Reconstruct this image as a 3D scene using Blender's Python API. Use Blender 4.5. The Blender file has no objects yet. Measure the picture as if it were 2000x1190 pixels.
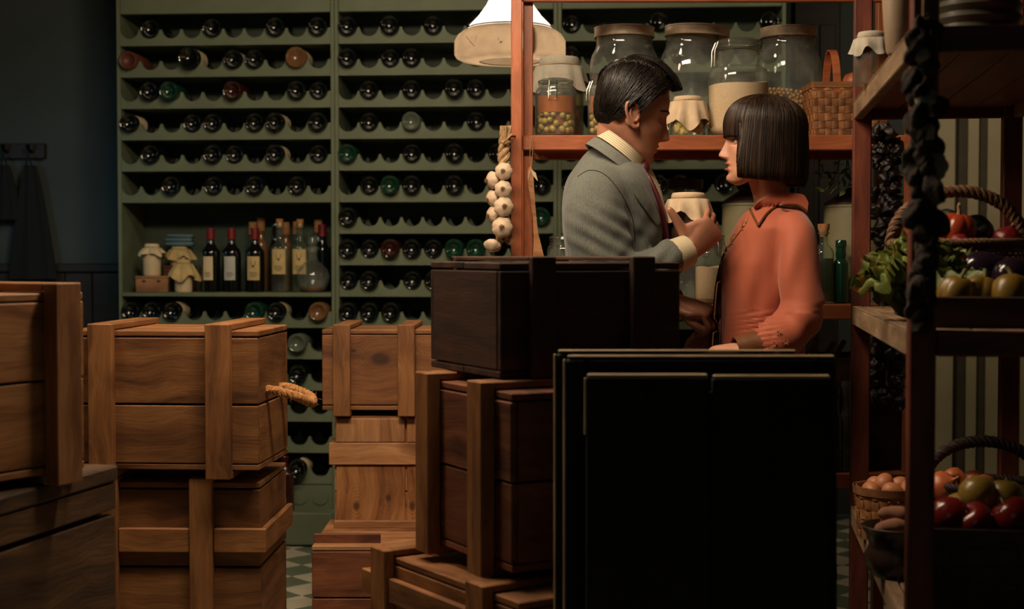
import bpy, bmesh, math, random
import numpy as np
from mathutils import Vector, Matrix, Euler, noise
random.seed(7)
SC = bpy.context.scene
COL = SC.collection
R = math.radians
# ---------------------------------------------------------------- camera
F = 2800.0; CZ = 1.17; PITCH = math.atan(95 / F)
cam_d = bpy.data.cameras.new('camera'); cam = bpy.data.objects.new('camera', cam_d); COL.objects.link(cam)
cam_d.sensor_width = 36; cam_d.lens = 36 * F / 2000
cam.location = (0, 0, CZ); cam.rotation_euler = (math.pi / 2 - PITCH, 0, 0)
cam_d.dof.use_dof = True; cam_d.dof.focus_distance = 3.75; cam_d.dof.aperture_fstop = 3.6
cam_d.clip_start = .05
SC.camera = cam
# ---------------------------------------------------------------- view, world, lights
vs = SC.view_settings
vs.view_transform = 'Standard'; vs.look = 'None'; vs.gamma = 1; vs.use_curve_mapping = False; vs.exposure = 0.0
W = bpy.data.worlds.new('world'); SC.world = W; W.use_nodes = True
bg = W.node_tree.nodes['Background']; bg.inputs[0].default_value = (.30, .62, .60, 1); bg.inputs[1].default_value = .012

def area(name, loc, target, size, power, col, spread=None, sy=None):
    d = bpy.data.lights.new(name, 'AREA'); d.energy = power; d.color = col
    d.shape = 'RECTANGLE' if sy else 'DISK'; d.size = size
    if sy: d.size_y = sy
    if spread: d.spread = R(spread)
    o = bpy.data.objects.new(name, d); COL.objects.link(o); o.location = loc
    o.rotation_euler = (Vector(target) - Vector(loc)).to_track_quat('-Z', 'Y').to_euler()
    return o
area('aisle_lamp_light', (-.30, 2.94, 2.36), (-.1, 3.9, .9), 1.0, 33, (1, .78, .55), None, .24)
area('back_fill_light', (-.45, 3.85, 2.72), (-.6, 5.1, .3), .30, 13, (1, .80, .55))  # unseen fill, added to brighten the floor, the rack and the aisle crates
area('left_fill_light', (-1.35, 3.0, 2.3), (.2, 3.3, 1.0), .4, 9, (1, .78, .55))  # unseen weak fill, added for the left faces of the tall stack
area('cool_night_light', (-2.35, 5.3, 1.6), (-1.85, 6.4, 1.25), .35, .5, (.36, .78, 1), 100)
area('cool_fill_light', (-.4, -1.1, 1.9), (0, 4, 1.2), 1.6, 1.1, (.40, .85, .90))  # teal fill added behind the camera to lift the shadows; no window there
area('doorway_light', (1.9, 4.9, 2.3), (1.85, 6.2, 1.3), .4, 3.6, (1, .80, .55))
# ---------------------------------------------------------------- pixel to point
def at(px, py, Y):
    cx = (px - 1000) / F; cy = (595 - py) / F
    d = Vector((cx, cy * math.sin(PITCH) + math.cos(PITCH), cy * math.cos(PITCH) - math.sin(PITCH)))
    t = Y / d.y
    return Vector((0, 0, CZ)) + d * t
def X(px, Y): return (px - 1000) / F * Y
def Z(py, Y): return at(1000, py, Y).z
# ---------------------------------------------------------------- objects
def lin(c):
    return tuple(((v / 255) / 12.92 if v / 255 <= .04045 else (((v / 255) + .055) / 1.055) ** 2.4) for v in c) + (1,)
def tag(o, label=None, cat=None, group=None, kind=None):
    if label: o['label'] = label
    if cat: o['category'] = cat
    if group: o['group'] = group
    if kind: o['kind'] = kind
    return o
def empty(name, loc=(0, 0, 0), rz=0, label=None, cat=None, group=None, kind=None):
    o = bpy.data.objects.new(name, None); COL.objects.link(o); o.location = loc; o.rotation_euler = (0, 0, rz)
    o.empty_display_size = .05
    return tag(o, label, cat, group, kind)
class G:
    """collects shapes and links them as one mesh object"""
    def __init__(s): s.v = []; s.f = []; s.m = []
    def add(s, vf, mat=None, mi=0):
        v, f = vf; b = len(s.v)
        if mat is not None: v = [mat @ Vector(p) for p in v]
        s.v += [tuple(p) for p in v]; s.f += [tuple(i + b for i in q) for q in f]; s.m += [mi] * len(f)
        return s
    def mesh(s, name, mats, smooth=40):
        me = bpy.data.meshes.new(name); me.from_pydata(s.v, [], s.f)
        for m in (mats if isinstance(mats, (list, tuple)) else [mats]): me.materials.append(m)
        me.polygons.foreach_set('material_index', s.m)
        if smooth: shade(me, smooth)
        me.update(); return me
    def build(s, name, mats, parent=None, loc=None, rot=None, smooth=40):
        return link(name, s.mesh(name, mats, smooth), parent, loc, rot)
def shade(me, ang=40):
    me.polygons.foreach_set('use_smooth', [True] * len(me.polygons))
    try: me.set_sharp_from_angle(angle=R(ang))
    except Exception: pass
def link(name, me, parent=None, loc=None, rot=None):
    o = bpy.data.objects.new(name, me); COL.objects.link(o)
    if parent: o.parent = parent
    if loc is not None: o.location = loc
    if rot is not None: o.rotation_euler = rot
    return o
def kids(o): return [c for c in bpy.data.objects if c.parent == o]
def copy_tree(o, loc=None, rot=None, parent=None, ch=None):
    ch = ch if ch is not None else list(o.children)
    c = o.copy(); COL.objects.link(c); c.parent = parent
    if loc is not None: c.location = loc
    if rot is not None: c.rotation_euler = rot
    for k in ch: copy_tree(k, parent=c)
    return c
# ---------------------------------------------------------------- shapes
def T(x=0, y=0, z=0, rx=0, ry=0, rz=0, s=1):
    m = Matrix.Translation((x, y, z)) @ Euler((rx, ry, rz)).to_matrix().to_4x4()
    if s != 1: m = m @ (Matrix.Scale(s, 4) if not isinstance(s, (tuple, list)) else Matrix.Diagonal((*s, 1)))
    return m
def box(x0, x1, y0, y1, z0, z1, b=0):
    if not b:
        v = [(x, y, z) for z in (z0, z1) for y in (y0, y1) for x in (x0, x1)]
        return v, [(0, 2, 3, 1), (4, 5, 7, 6), (0, 1, 5, 4), (2, 6, 7, 3), (0, 4, 6, 2), (1, 3, 7, 5)]
    b = min(b, (x1 - x0) * .45, (y1 - y0) * .45, (z1 - z0) * .45)
    bm = bmesh.new(); bmesh.ops.create_cube(bm, size=1)
    for p in bm.verts:
        p.co = Vector(((x0 + x1) / 2 + p.co.x * (x1 - x0), (y0 + y1) / 2 + p.co.y * (y1 - y0), (z0 + z1) / 2 + p.co.z * (z1 - z0)))
    bmesh.ops.bevel(bm, geom=bm.edges[:], offset=b, segments=1, affect='EDGES')
    bm.verts.index_update()
    r = ([tuple(p.co) for p in bm.verts], [tuple(q.index for q in f.verts) for f in bm.faces]); bm.free(); return r
def lathe(prof, n=32, sx=1, sy=1):
    v = []; f = []; rings = []
    for r, z in prof:
        if r < 1e-6: rings.append([len(v)]); v.append((0, 0, z))
        else:
            rings.append(list(range(len(v), len(v) + n)))
            v += [(r * sx * math.cos(2 * math.pi * k / n), r * sy * math.sin(2 * math.pi * k / n), z) for k in range(n)]
    for a, b in zip(rings, rings[1:]):
        for k in range(n):
            k2 = (k + 1) % n
            if len(a) == 1 and len(b) == 1: continue
            if len(a) == 1: f.append((a[0], b[k2], b[k]))
            elif len(b) == 1: f.append((a[k], a[k2], b[0]))
            else: f.append((a[k], a[k2], b[k2], b[k]))
    return v, f
def rings_mesh(rings, caps=True, closed=True):
    n = len(rings[0]); v = [tuple(p) for r in rings for p in r]; f = []
    for i in range(len(rings) - 1):
        for k in range(n if closed else n - 1):
            k2 = (k + 1) % n
            f.append((i * n + k, i * n + k2, (i + 1) * n + k2, (i + 1) * n + k))
    if caps and closed:
        for i, rev in ((0, True), (len(rings) - 1, False)):
            c = sum((Vector(p) for p in rings[i]), Vector()) / n; ci = len(v); v.append(tuple(c))
            for k in range(n):
                k2 = (k + 1) % n
                f.append((i * n + k2, i * n + k, ci) if rev else (i * n + k, i * n + k2, ci))
    return v, f
def smooth_path(pts, sub=4):
    P = [Vector(p) for p in pts]; out = []
    for i in range(len(P) - 1):
        a = P[max(i - 1, 0)]; b = P[i]; c = P[i + 1]; d = P[min(i + 2, len(P) - 1)]
        for k in range(sub):
            t = k / sub
            out.append(.5 * ((2 * b) + (c - a) * t + (2 * a - 5 * b + 4 * c - d) * t * t + (3 * b - a - 3 * c + d) * t ** 3))
    out.append(P[-1]); return out
def interp(vals, n):
    return [float(x) for x in np.interp(np.linspace(0, 1, n), np.linspace(0, 1, len(vals)), vals)]
def tube(pts, rad, n=8, sub=0, caps=True, flat=1.0, up=None):
    if sub: pts = smooth_path(pts, sub)
    pts = [Vector(p) for p in pts]; m = len(pts)
    rad = interp(rad, m) if isinstance(rad, (list, tuple)) else [rad] * m
    t0 = (pts[1] - pts[0]).normalized()
    u = Vector(up) if up else (Vector((0, 0, 1)) if abs(t0.z) < .9 else Vector((1, 0, 0)))
    rr = []
    for i in range(m):
        t = (pts[min(i + 1, m - 1)] - pts[max(i - 1, 0)]).normalized()
        u = (u - t * u.dot(t)).normalized(); w = t.cross(u)
        rr.append([pts[i] + u * math.cos(2 * math.pi * k / n) * rad[i] * flat + w * math.sin(2 * math.pi * k / n) * rad[i] for k in range(n)])
    return rings_mesh(rr, caps)
def sphere(r=1, seg=16, ring=10, sx=1, sy=1, sz=1):
    pr = [(max(0, math.sin(math.pi * i / ring)) * r if 0 < i < ring else 0, -math.cos(math.pi * i / ring) * r * sz) for i in range(ring + 1)]
    return lathe(pr, seg, sx, sy)
# ---------------------------------------------------------------- materials
def nodes(name):
    m = bpy.data.materials.new(name); m.use_nodes = True
    nt = m.node_tree; b = nt.nodes['Principled BSDF']
    return m, nt, b
def N(nt, t, **kw):
    n = nt.nodes.new(t)
    for k, v in kw.items():
        if k in n.inputs: n.inputs[k].default_value = v
        else: setattr(n, k, v)
    return n
def ramp(nt, stops):
    r = nt.nodes.new('ShaderNodeValToRGB'); e = r.color_ramp.elements
    while len(e) < len(stops): e.new(.5)
    for k, (p, c) in enumerate(stops): e[k].position = p; e[k].color = c
    return r
def simple(name, col, rough=.6, metal=0, var=.15, scale=20, bump=.1, bscale=None, **kw):
    """a plain colour with mottling and fine relief"""
    m, nt, b = nodes(name); L = nt.links.new
    tc = N(nt, 'ShaderNodeTexCoord'); no = N(nt, 'ShaderNodeTexNoise', Scale=scale, Detail=4.0)
    L(tc.outputs['Object'], no.inputs['Vector'])
    c = lin(col); lo = tuple(x * (1 - var) for x in c[:3]) + (1,); hi = tuple(min(1, x * (1 + var)) for x in c[:3]) + (1,)
    r = ramp(nt, [(.3, lo), (.7, hi)]); L(no.outputs['Fac'], r.inputs[0]); L(r.outputs[0], b.inputs['Base Color'])
    b.inputs['Roughness'].default_value = rough; b.inputs['Metallic'].default_value = metal
    if bump:
        n2 = N(nt, 'ShaderNodeTexNoise', Scale=bscale or scale * 4, Detail=3.0); L(tc.outputs['Object'], n2.inputs['Vector'])
        bp = N(nt, 'ShaderNodeBump', Strength=bump, Distance=.004); L(n2.outputs['Fac'], bp.inputs['Height']); L(bp.outputs[0], b.inputs['Normal'])
    for k, v in kw.items(): b.inputs[k.replace('_', ' ')].default_value = v
    return m
def wood(name, dark, mid, light, rough=.62, gs=1.0, knots=True, sat=1.0, bump=.25, pvar=.22):
    """grain runs along the local X of each board; every board gets its own offset and tone"""
    m, nt, b = nodes(name); L = nt.links.new
    tc = N(nt, 'ShaderNodeTexCoord'); oi = N(nt, 'ShaderNodeObjectInfo')
    mul = N(nt, 'ShaderNodeMath', operation='MULTIPLY'); mul.inputs[1].default_value = 37.0; L(oi.outputs['Random'], mul.inputs[0])
    comb = N(nt, 'ShaderNodeCombineXYZ'); [L(mul.outputs[0], comb.inputs[k]) for k in range(3)]
    add = N(nt, 'ShaderNodeVectorMath', operation='ADD'); L(tc.outputs['Object'], add.inputs[0]); L(comb.outputs[0], add.inputs[1])
    # warp
    wn = N(nt, 'ShaderNodeTexNoise', Scale=3.5, Detail=2.0); L(add.outputs[0], wn.inputs['Vector'])
    wv = N(nt, 'ShaderNodeVectorMath', operation='SCALE'); wv.inputs['Scale'].default_value = .10; L(wn.outputs['Color'], wv.inputs[0])
    a2 = N(nt, 'ShaderNodeVectorMath', operation='ADD'); L(add.outputs[0], a2.inputs[0]); L(wv.outputs[0], a2.inputs[1])
    mp = N(nt, 'ShaderNodeMapping'); mp.inputs['Scale'].default_value = (1.3 * gs, 16 * gs, 16 * gs); L(a2.outputs[0], mp.inputs['Vector'])
    g1 = N(nt, 'ShaderNodeTexNoise', Scale=1.6, Detail=6.0, Roughness=.6); L(mp.outputs[0], g1.inputs['Vector'])
    mp2 = N(nt, 'ShaderNodeMapping'); mp2.inputs['Scale'].default_value = (8 * gs, 190 * gs, 190 * gs); L(a2.outputs[0], mp2.inputs['Vector'])
    g2 = N(nt, 'ShaderNodeTexNoise', Scale=1.0, Detail=3.0); L(mp2.outputs[0], g2.inputs['Vector'])
    r = ramp(nt, [(.28, lin(dark)), (.5, lin(mid)), (.74, lin(light))]); L(g1.outputs['Fac'], r.inputs[0])
    fine = ramp(nt, [(.3, (.72, .70, .68, 1)), (.6, (1, 1, 1, 1))]); L(g2.outputs['Fac'], fine.inputs[0])
    mx = N(nt, 'ShaderNodeMix', data_type='RGBA', blend_type='MULTIPLY'); mx.inputs[0].default_value = .6
    L(r.outputs[0], mx.inputs[6]); L(fine.outputs[0], mx.inputs[7]); out = mx.outputs[2]
    if knots:
        mk = N(nt, 'ShaderNodeMapping'); mk.inputs['Scale'].default_value = (3.2, 7.0, 7.0); L(a2.outputs[0], mk.inputs['Vector'])
        vo = N(nt, 'ShaderNodeTexVoronoi', Scale=1.0); L(mk.outputs[0], vo.inputs['Vector'])
        kr = ramp(nt, [(.06, (.30, .22, .18, 1)), (.15, (.62, .52, .45, 1)), (.24, (1, 1, 1, 1))]); L(vo.outputs['Distance'], kr.inputs[0])
        m2 = N(nt, 'ShaderNodeMix', data_type='RGBA', blend_type='MULTIPLY'); m2.inputs[0].default_value = .85
        L(out, m2.inputs[6]); L(kr.outputs[0], m2.inputs[7]); out = m2.outputs[2]
    # board to board tone, worn patches
    pr = ramp(nt, [(0, (1 - pvar,) * 3 + (1,)), (1, (1 + pvar * .6,) * 3 + (1,))]); L(oi.outputs['Random'], pr.inputs[0])
    m3 = N(nt, 'ShaderNodeMix', data_type='RGBA', blend_type='MULTIPLY'); m3.inputs[0].default_value = 1; L(out, m3.inputs[6]); L(pr.outputs[0], m3.inputs[7])
    pn = N(nt, 'ShaderNodeTexNoise', Scale=5.0, Detail=3.0); L(add.outputs[0], pn.inputs['Vector'])
    prr = ramp(nt, [(.35, (.66, .62, .58, 1)), (.62, (1, 1, 1, 1))]); L(pn.outputs['Fac'], prr.inputs[0])
    m4 = N(nt, 'ShaderNodeMix', data_type='RGBA', blend_type='MULTIPLY'); m4.inputs[0].default_value = .8; L(m3.outputs[2], m4.inputs[6]); L(prr.outputs[0], m4.inputs[7])
    L(m4.outputs[2], b.inputs['Base Color'])
    b.inputs['Roughness'].default_value = rough
    bp = N(nt, 'ShaderNodeBump', Strength=bump, Distance=.002); L(g2.outputs['Fac'], bp.inputs['Height']); L(bp.outputs[0], b.inputs['Normal'])
    return m
def glass(name, tint=(.93, .97, .94), edge=(.55, .62, .56), gloss=1.0, dirt_haze=.05):
    """thin blown glass: a sheet that passes light, with Fresnel reflection, tinted where seen edge-on"""
    m, nt, b = nodes(name); L = nt.links.new; nt.nodes.remove(b)
    out = nt.nodes['Material Output']
    lw = N(nt, 'ShaderNodeLayerWeight', Blend=.5); tr = N(nt, 'ShaderNodeBsdfTransparent')
    rp = ramp(nt, [(.35, (*tint, 1)), (.85, (*edge, 1)), (1, tuple(e * .55 for e in edge) + (1,))]); L(lw.outputs['Facing'], rp.inputs[0]); L(rp.outputs[0], tr.inputs['Color'])
    gl = N(nt, 'ShaderNodeBsdfGlossy'); gl.inputs['Roughness'].default_value = .04
    pw = N(nt, 'ShaderNodeMath', operation='POWER'); pw.inputs[1].default_value = 4.5; L(lw.outputs['Facing'], pw.inputs[0])
    mu = N(nt, 'ShaderNodeMath', operation='MULTIPLY_ADD'); mu.inputs[1].default_value = gloss * .8; mu.inputs[2].default_value = .055 * gloss; L(pw.outputs[0], mu.inputs[0])
    mix = N(nt, 'ShaderNodeMixShader'); L(mu.outputs[0], mix.inputs[0]); L(tr.outputs[0], mix.inputs[1]); L(gl.outputs[0], mix.inputs[2])
    df = N(nt, 'ShaderNodeBsdfDiffuse'); df.inputs['Color'].default_value = (.75, .78, .70, 1)
    tc = N(nt, 'ShaderNodeTexCoord'); no = N(nt, 'ShaderNodeTexNoise', Scale=14.0, Detail=5.0); L(tc.outputs['Object'], no.inputs['Vector'])
    dr = ramp(nt, [(.45, (0, 0, 0, 1)), (.9, (1, 1, 1, 1))]); L(no.outputs['Fac'], dr.inputs[0])
    dm = N(nt, 'ShaderNodeMath', operation='MULTIPLY_ADD'); dm.inputs[1].default_value = dirt_haze * 1.5; dm.inputs[2].default_value = dirt_haze * .5; L(dr.outputs[0], dm.inputs[0])
    mx = N(nt, 'ShaderNodeMixShader'); L(dm.outputs[0], mx.inputs[0]); L(mix.outputs[0], mx.inputs[1]); L(df.outputs[0], mx.inputs[2])
    L(mx.outputs[0], out.inputs['Surface']); return m
def striped(name, base, stripe, scale=300, axis='X', width=.25, rough=.9, extra=None, mix=1.0, coord='Object', rot=0):
    m, nt, b = nodes(name); L = nt.links.new
    tc = N(nt, 'ShaderNodeTexCoord'); wv = N(nt, 'ShaderNodeTexWave', Scale=scale, wave_type='BANDS', bands_direction=axis, Distortion=.4)
    wv.inputs['Detail'].default_value = 1
    mr = N(nt, 'ShaderNodeMapping'); mr.inputs['Rotation'].default_value = (0, rot, 0); L(tc.outputs[coord], mr.inputs[0]); L(mr.outputs[0], wv.inputs['Vector'])
    r = ramp(nt, [(1 - width, lin(base)), (1 - width * .5, lin(stripe))]); L(wv.outputs['Fac'], r.inputs[0])
    no = N(nt, 'ShaderNodeTexNoise', Scale=160.0, Detail=3.0); mp = N(nt, 'ShaderNodeMapping'); mp.inputs['Scale'].default_value = (3, 3, .35)
    L(tc.outputs['Object'], mp.inputs[0]); L(mp.outputs[0], no.inputs['Vector'])
    rr = ramp(nt, [(.3, (.62, .62, .62, 1)), (.7, (1.1, 1.1, 1.1, 1))]); L(no.outputs['Fac'], rr.inputs[0])
    mx = N(nt, 'ShaderNodeMix', data_type='RGBA', blend_type='MULTIPLY'); mx.inputs[0].default_value = mix; L(r.outputs[0], mx.inputs[6]); L(rr.outputs[0], mx.inputs[7])
    L(mx.outputs[2], b.inputs['Base Color']); b.inputs['Roughness'].default_value = rough
    bp = N(nt, 'ShaderNodeBump', Strength=.25, Distance=.001); L(no.outputs['Fac'], bp.inputs['Height']); L(bp.outputs[0], b.inputs['Normal'])
    b.inputs['Sheen Weight'].default_value = .15
    return m
MW = wood('crate_pine_wood', (92, 56, 28), (150, 98, 54), (180, 126, 74))
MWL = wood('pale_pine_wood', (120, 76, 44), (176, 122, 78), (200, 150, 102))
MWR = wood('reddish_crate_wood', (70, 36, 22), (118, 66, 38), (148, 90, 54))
MWD = wood('dark_walnut_crate_wood', (36, 20, 11), (66, 38, 21), (94, 60, 36), rough=.68)
MWO = wood('old_chest_wood', (46, 34, 22), (90, 62, 38), (128, 94, 60), gs=.8, rough=.75, bump=.5)
MSH = wood('orange_shelf_wood', (140, 74, 44), (176, 98, 60), (194, 116, 76), knots=False, rough=.45, pvar=.08, bump=.12)
MSHT = wood('worn_shelf_top_wood', (96, 74, 52), (134, 108, 80), (160, 134, 104), knots=False, rough=.7, pvar=.08)
MBLK = wood('blackened_board_wood', (10, 10, 10), (14, 13, 13), (20, 18, 16), knots=False, rough=.8, bump=.08)
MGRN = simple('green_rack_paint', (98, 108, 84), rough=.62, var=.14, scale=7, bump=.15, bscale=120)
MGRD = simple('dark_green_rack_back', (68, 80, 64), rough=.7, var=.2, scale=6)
MIRON = simple('dark_iron', (38, 34, 32), rough=.45, metal=.8)
MZINC = simple('dull_tin_lid', (172, 150, 126), rough=.42, metal=.3, var=.25, scale=25)
MWIRE = simple('clip_wire', (190, 180, 165), rough=.25, metal=1, bump=0)
MCLOTH = simple('cream_cloth', (196, 172, 142), rough=.95, var=.12, scale=30, bump=.12, bscale=700)
MCLOTHG = simple('grey_cloth', (158, 150, 136), rough=.95, var=.12, scale=30, bump=.12, bscale=700)
MTWINE = simple('twine_fibre', (150, 118, 78), rough=.95, var=.3, scale=120, bump=.6, bscale=600)
MROPE = simple('jute_rope', (196, 138, 84), rough=.95, var=.35, scale=140, bump=.8, bscale=500)
MGL = glass("clear_jar_glass", dirt_haze=.09); MGLG = glass("greenish_glass", (.80, .90, .80), (.36, .48, .38))  # pale film on the clear jars also puts reflected haze into the glass
MPAPER = simple('bottle_label_paper', (206, 188, 150), rough=.85, var=.1, scale=18)
MINK = simple('label_ink', (70, 58, 48), rough=.9, var=0, bump=0)
def bottle_glass(name, col, ring=None):
    m = simple(name, col, rough=.10, var=.05, bump=0); b = m.node_tree.nodes['Principled BSDF']
    b.inputs['Coat Weight'].default_value = .3; b.inputs['Coat Roughness'].default_value = .05; b.inputs['Specular IOR Level'].default_value = .8
    return m
MB_DARK = bottle_glass('dark_bottle_glass', (10, 14, 13)); MB_GREEN = bottle_glass('green_bottle_glass', (16, 52, 36))
MB_BROWN = bottle_glass('brown_bottle_glass', (48, 18, 14)); MB_AMBER = bottle_glass('amber_bottle_glass', (112, 80, 52))
MB_GREY = bottle_glass('dusty_grey_bottle_glass', (88, 96, 84)); MB_RED = simple('dusty_red_brown_bottle', (92, 50, 36), rough=.5)
MCAP = simple('dark_red_capsule_foil', (110, 22, 24), rough=.4, var=.1)
MCORK = simple('cork', (170, 120, 76), rough=.9, var=.25, scale=80)
# ================================================================ room
def struct(name, g, m, parent=None, **k):
    o = g.build(name, m, parent, **k); o['kind'] = 'structure'; return o
MWALL = simple('blue_grey_plaster', (62, 70, 68), rough=.9, var=.12, scale=3, bump=.2, bscale=60)
MWALLR = simple('cream_plaster', (150, 140, 112), rough=.9, var=.08, scale=3, bump=.2, bscale=60)
MWAIN = wood('dark_wainscot_wood', (24, 18, 15), (36, 27, 22), (50, 38, 30), knots=False)
MCEIL = simple('ceiling_plaster', (84, 78, 68), rough=.95)
XL, XR, YB, YF, ZC = -3.0, 3.0, 6.45, -1.2, 2.85
struct('wall_back', G().add(box(XL - .1, XR + .1, YB, YB + .1, 0, ZC)), MWALL)
struct('wall_left', G().add(box(XL - .1, XL, YF, YB, 0, ZC)), MWALL)
struct('wall_right', G().add(box(XR, XR + .1, YF, YB, 0, ZC)), MWALLR)
struct('wall_front', G().add(box(XL - .1, XR + .1, YF - .1, YF, 0, ZC)), MWALL)
struct('ceiling', G().add(box(XL - .1, XR + .1, YF - .1, YB + .1, ZC, ZC + .1)), MCEIL)
# wainscot on the back wall: boards below a cap rail
wt = Z(515, 6.4)
wz = empty('trim_1', (0, 0, 0), kind='structure')
wx = XL + .02
while wx < -1.45:
    g = G().add(box(wx, wx + .118, YB - .018, YB - .001, .0, wt - .04, .003)); g.build('panel', MWAIN, wz); wx += .122
G().add(box(XL, -1.45, YB - .034, YB - .001, wt - .04, wt, .006)).build('cap_rail', MWAIN, wz)
# ---- floor: checker tiles laid on the diagonal, the nearest to the gap between the crates as parts
TS = .1375; TA = R(-48)
floor = struct('floor', G().add(box(XL, XR, YF, YB, -.1, -.008)), simple('tile_bed_grout', (70, 70, 60), rough=.9))
def tile_mat(name, c):
    m = simple(name, c, rough=.42, var=.10, scale=9, bump=.06, bscale=90); return m
MT = [tile_mat('pale_floor_tile', (178, 170, 150)), tile_mat('grey_green_floor_tile', (94, 104, 84))]
tv = box(-TS / 2 + .0012, TS / 2 - .0012, -TS / 2 + .0012, TS / 2 - .0012, -.012, 0, .002)
tme = [G().add(tv).mesh('tile', MT[k], 0) for k in (0, 1)]
O = Vector((-.887, 5.499, 0)); ax = Vector((math.cos(TA), math.sin(TA), 0)); ay = Vector((-math.sin(TA), math.cos(TA), 0))
rest = [G(), G()]; cells = []
for i in range(-50, 50):
    for j in range(-50, 50):
        c = O + ax * (i + .5) * TS + ay * (j + .5) * TS
        if XL + .1 < c.x < XR - .1 and YF + .1 < c.y < YB - .1:
            cells.append((abs(c.x + .85) * 1.6 + abs(c.y - 5.1), i, j, c))
cells.sort(key=lambda q: q[0])
for n, (_, i, j, c) in enumerate(cells):
    k = (i + j + 1) % 2
    if n < 150: link('tile', tme[k], floor, c + Vector((0, 0, random.uniform(-.0006, .0006))), (0, 0, TA))
    else: rest[k].add(box(-TS / 2 + .0012, TS / 2 - .0012, -TS / 2 + .0012, TS / 2 - .0012, -.012, 0), T(c.x, c.y, 0, rz=TA))
for k in (0, 1): tag(rest[k].build('tiles', MT[k], floor, smooth=0), kind='stuff')
# ---- peg rail with dark coats, left
o = empty('peg_rail', (0, 0, 0), 0, 'dark wooden peg rail fixed to the blue-grey wall at far left', 'rail')
Yr = YB
x0, x1 = X(-60, Yr), X(94, Yr); za, zb = Z(311, Yr), Z(281, Yr)
G().add(box(x0, x1, Yr - .03, Yr, za, zb, .004)).build('rail_board', MWAIN, o)
pegs = [X(-30, Yr), X(22, Yr), X(70, Yr)]
for px in pegs:
    G().add(tube([(px, Yr - .03, za + .03), (px, Yr - .075, za + .035), (px, Yr - .09, za + .055)], [.008, .007, .011], 8)).build('peg', MIRON, o)
MCOAT = simple('black_wool_coat', (16, 20, 20), rough=.95, var=.2, scale=12, bump=.3)
def hung(px, name, label, cat, pyt, pyb, wt_, wb):
    x = X(px, Yr); zt, zb_ = Z(pyt, Yr), Z(pyb, Yr); rr = []
    for i in range(15):
        t = i / 14; w = wt_ + (wb - wt_) * (t ** .8); z = zt + (zb_ - zt) * t
        rr.append([(x + math.cos(a) * w * (1 + .12 * math.sin(5 * a + px)), Yr - .062 + math.sin(a) * (.022 + .014 * t) * (1 + .3 * math.sin(7 * a)), z) for a in [2 * math.pi * k / 36 for k in range(36)]])
    g = G().add(rings_mesh(rr))
    g.add(tube([(x - .008, Yr - .085, zt), (x, Yr - .088, zt + .045), (x + .01, Yr - .07, zt)], .004, 6, 3))
    return tag(g.build(name, MCOAT), label, cat, None)
hung(22, 'apron', 'short dark apron hanging from the peg nearer the left edge of the photo', 'apron', 325, 430, .02, .075)
hung(70, 'coat', 'long black coat hanging from the right-hand peg of the wall rail', 'coat', 325, 545, .025, .105)
# ---- dark narrow doorway right of the rack and a panelled door beyond the right shelves
dg = empty('door_1', (0, 0, 0), kind='structure')
dx0, dx1 = X(1546, YB), X(1634, YB)
G().add(box(dx0, dx1, YB - .03, YB - .001, 0, 2.4, .004)).build('door_leaf', MWAIN, dg)
for s in (dx0 + .02, (dx0 + dx1) / 2 + .01):
    for z0, z1 in ((.15, .95), (1.05, 2.2)):
        G().add(box(s, s + (dx1 - dx0) / 2 - .03, YB - .038, YB - .03, z0, z1, .004)).build('panel', MWAIN, dg)
MDOOR = simple('cream_painted_boards', (168, 158, 128), rough=.6, var=.08, scale=5)
MDK = simple('dark_gap_paint', (70, 64, 50), rough=.7)
dd = empty('door_2', (0, 0, 0), kind='structure')
for a, b_, m, pr in ((1790, 1862, MDOOR, .02), (1862, 1866, MDK, .012), (1866, 1884, MDK, .03), (1884, 1908, MDOOR, .02), (1908, 1922, MDK, .03), (1922, 1990, MDOOR, .02), (1991, 2040, MDOOR, .02)):
    G().add(box(X(a, YB) + .002, X(b_, YB) - .002, YB - pr, YB - .001, .0, 2.3, .003)).build('door_board', m, dd)
# ================================================================ wine rack
RA = -math.atan(.075); RX0 = X(232, 5.88)
UW = .90; PIT = .0865; V0 = .054; ZR = [2.025 - .1275 * k for k in range(15)]
RTOP = ZR[0] + .1275
rail_me = {}
def rail_mesh():
    """front board cut with ten round valleys"""
    pts = []; x0, x1 = .0, UW - .032
    zt = .066; zv = .029; r = .0385
    xs = np.linspace(x0, x1, 241)
    for x in xs:
        u = x + .016; k = round((u - V0) / PIT); k = min(max(k, 0), 9); d = abs(u - (V0 + k * PIT))
        if d < r: z = zv + r - math.sqrt(r * r - d * d)
        else: z = zv + r
        pts.append((float(x), min(z, zt)))
    v = []; f = []; n = len(pts)
    for y in (0, .016):
        v += [(x, y, 0) for x, z in pts] + [(x, y, z) for x, z in pts]
    for k in range(n - 1):
        f.append((k, k + 1, n + k + 1, n + k)); b = 2 * n
        f.append((b + k + 1, b + k, b + n + k, b + n + k + 1)); f.append((n + k, n + k + 1, b + n + k + 1, b + n + k)); f.append((k + 1, k, b + k, b + k + 1))
    return v, f
RAIL = G().add(rail_mesh()).mesh('rail', MGRN, 30)
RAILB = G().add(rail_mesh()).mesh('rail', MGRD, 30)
SHELFM = G().add(box(0, UW - .032, 0, .27, 0, .010)).mesh('shelf', MGRN, 0)
rack_names = ['left', 'middle', 'right']
racks = []
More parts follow.
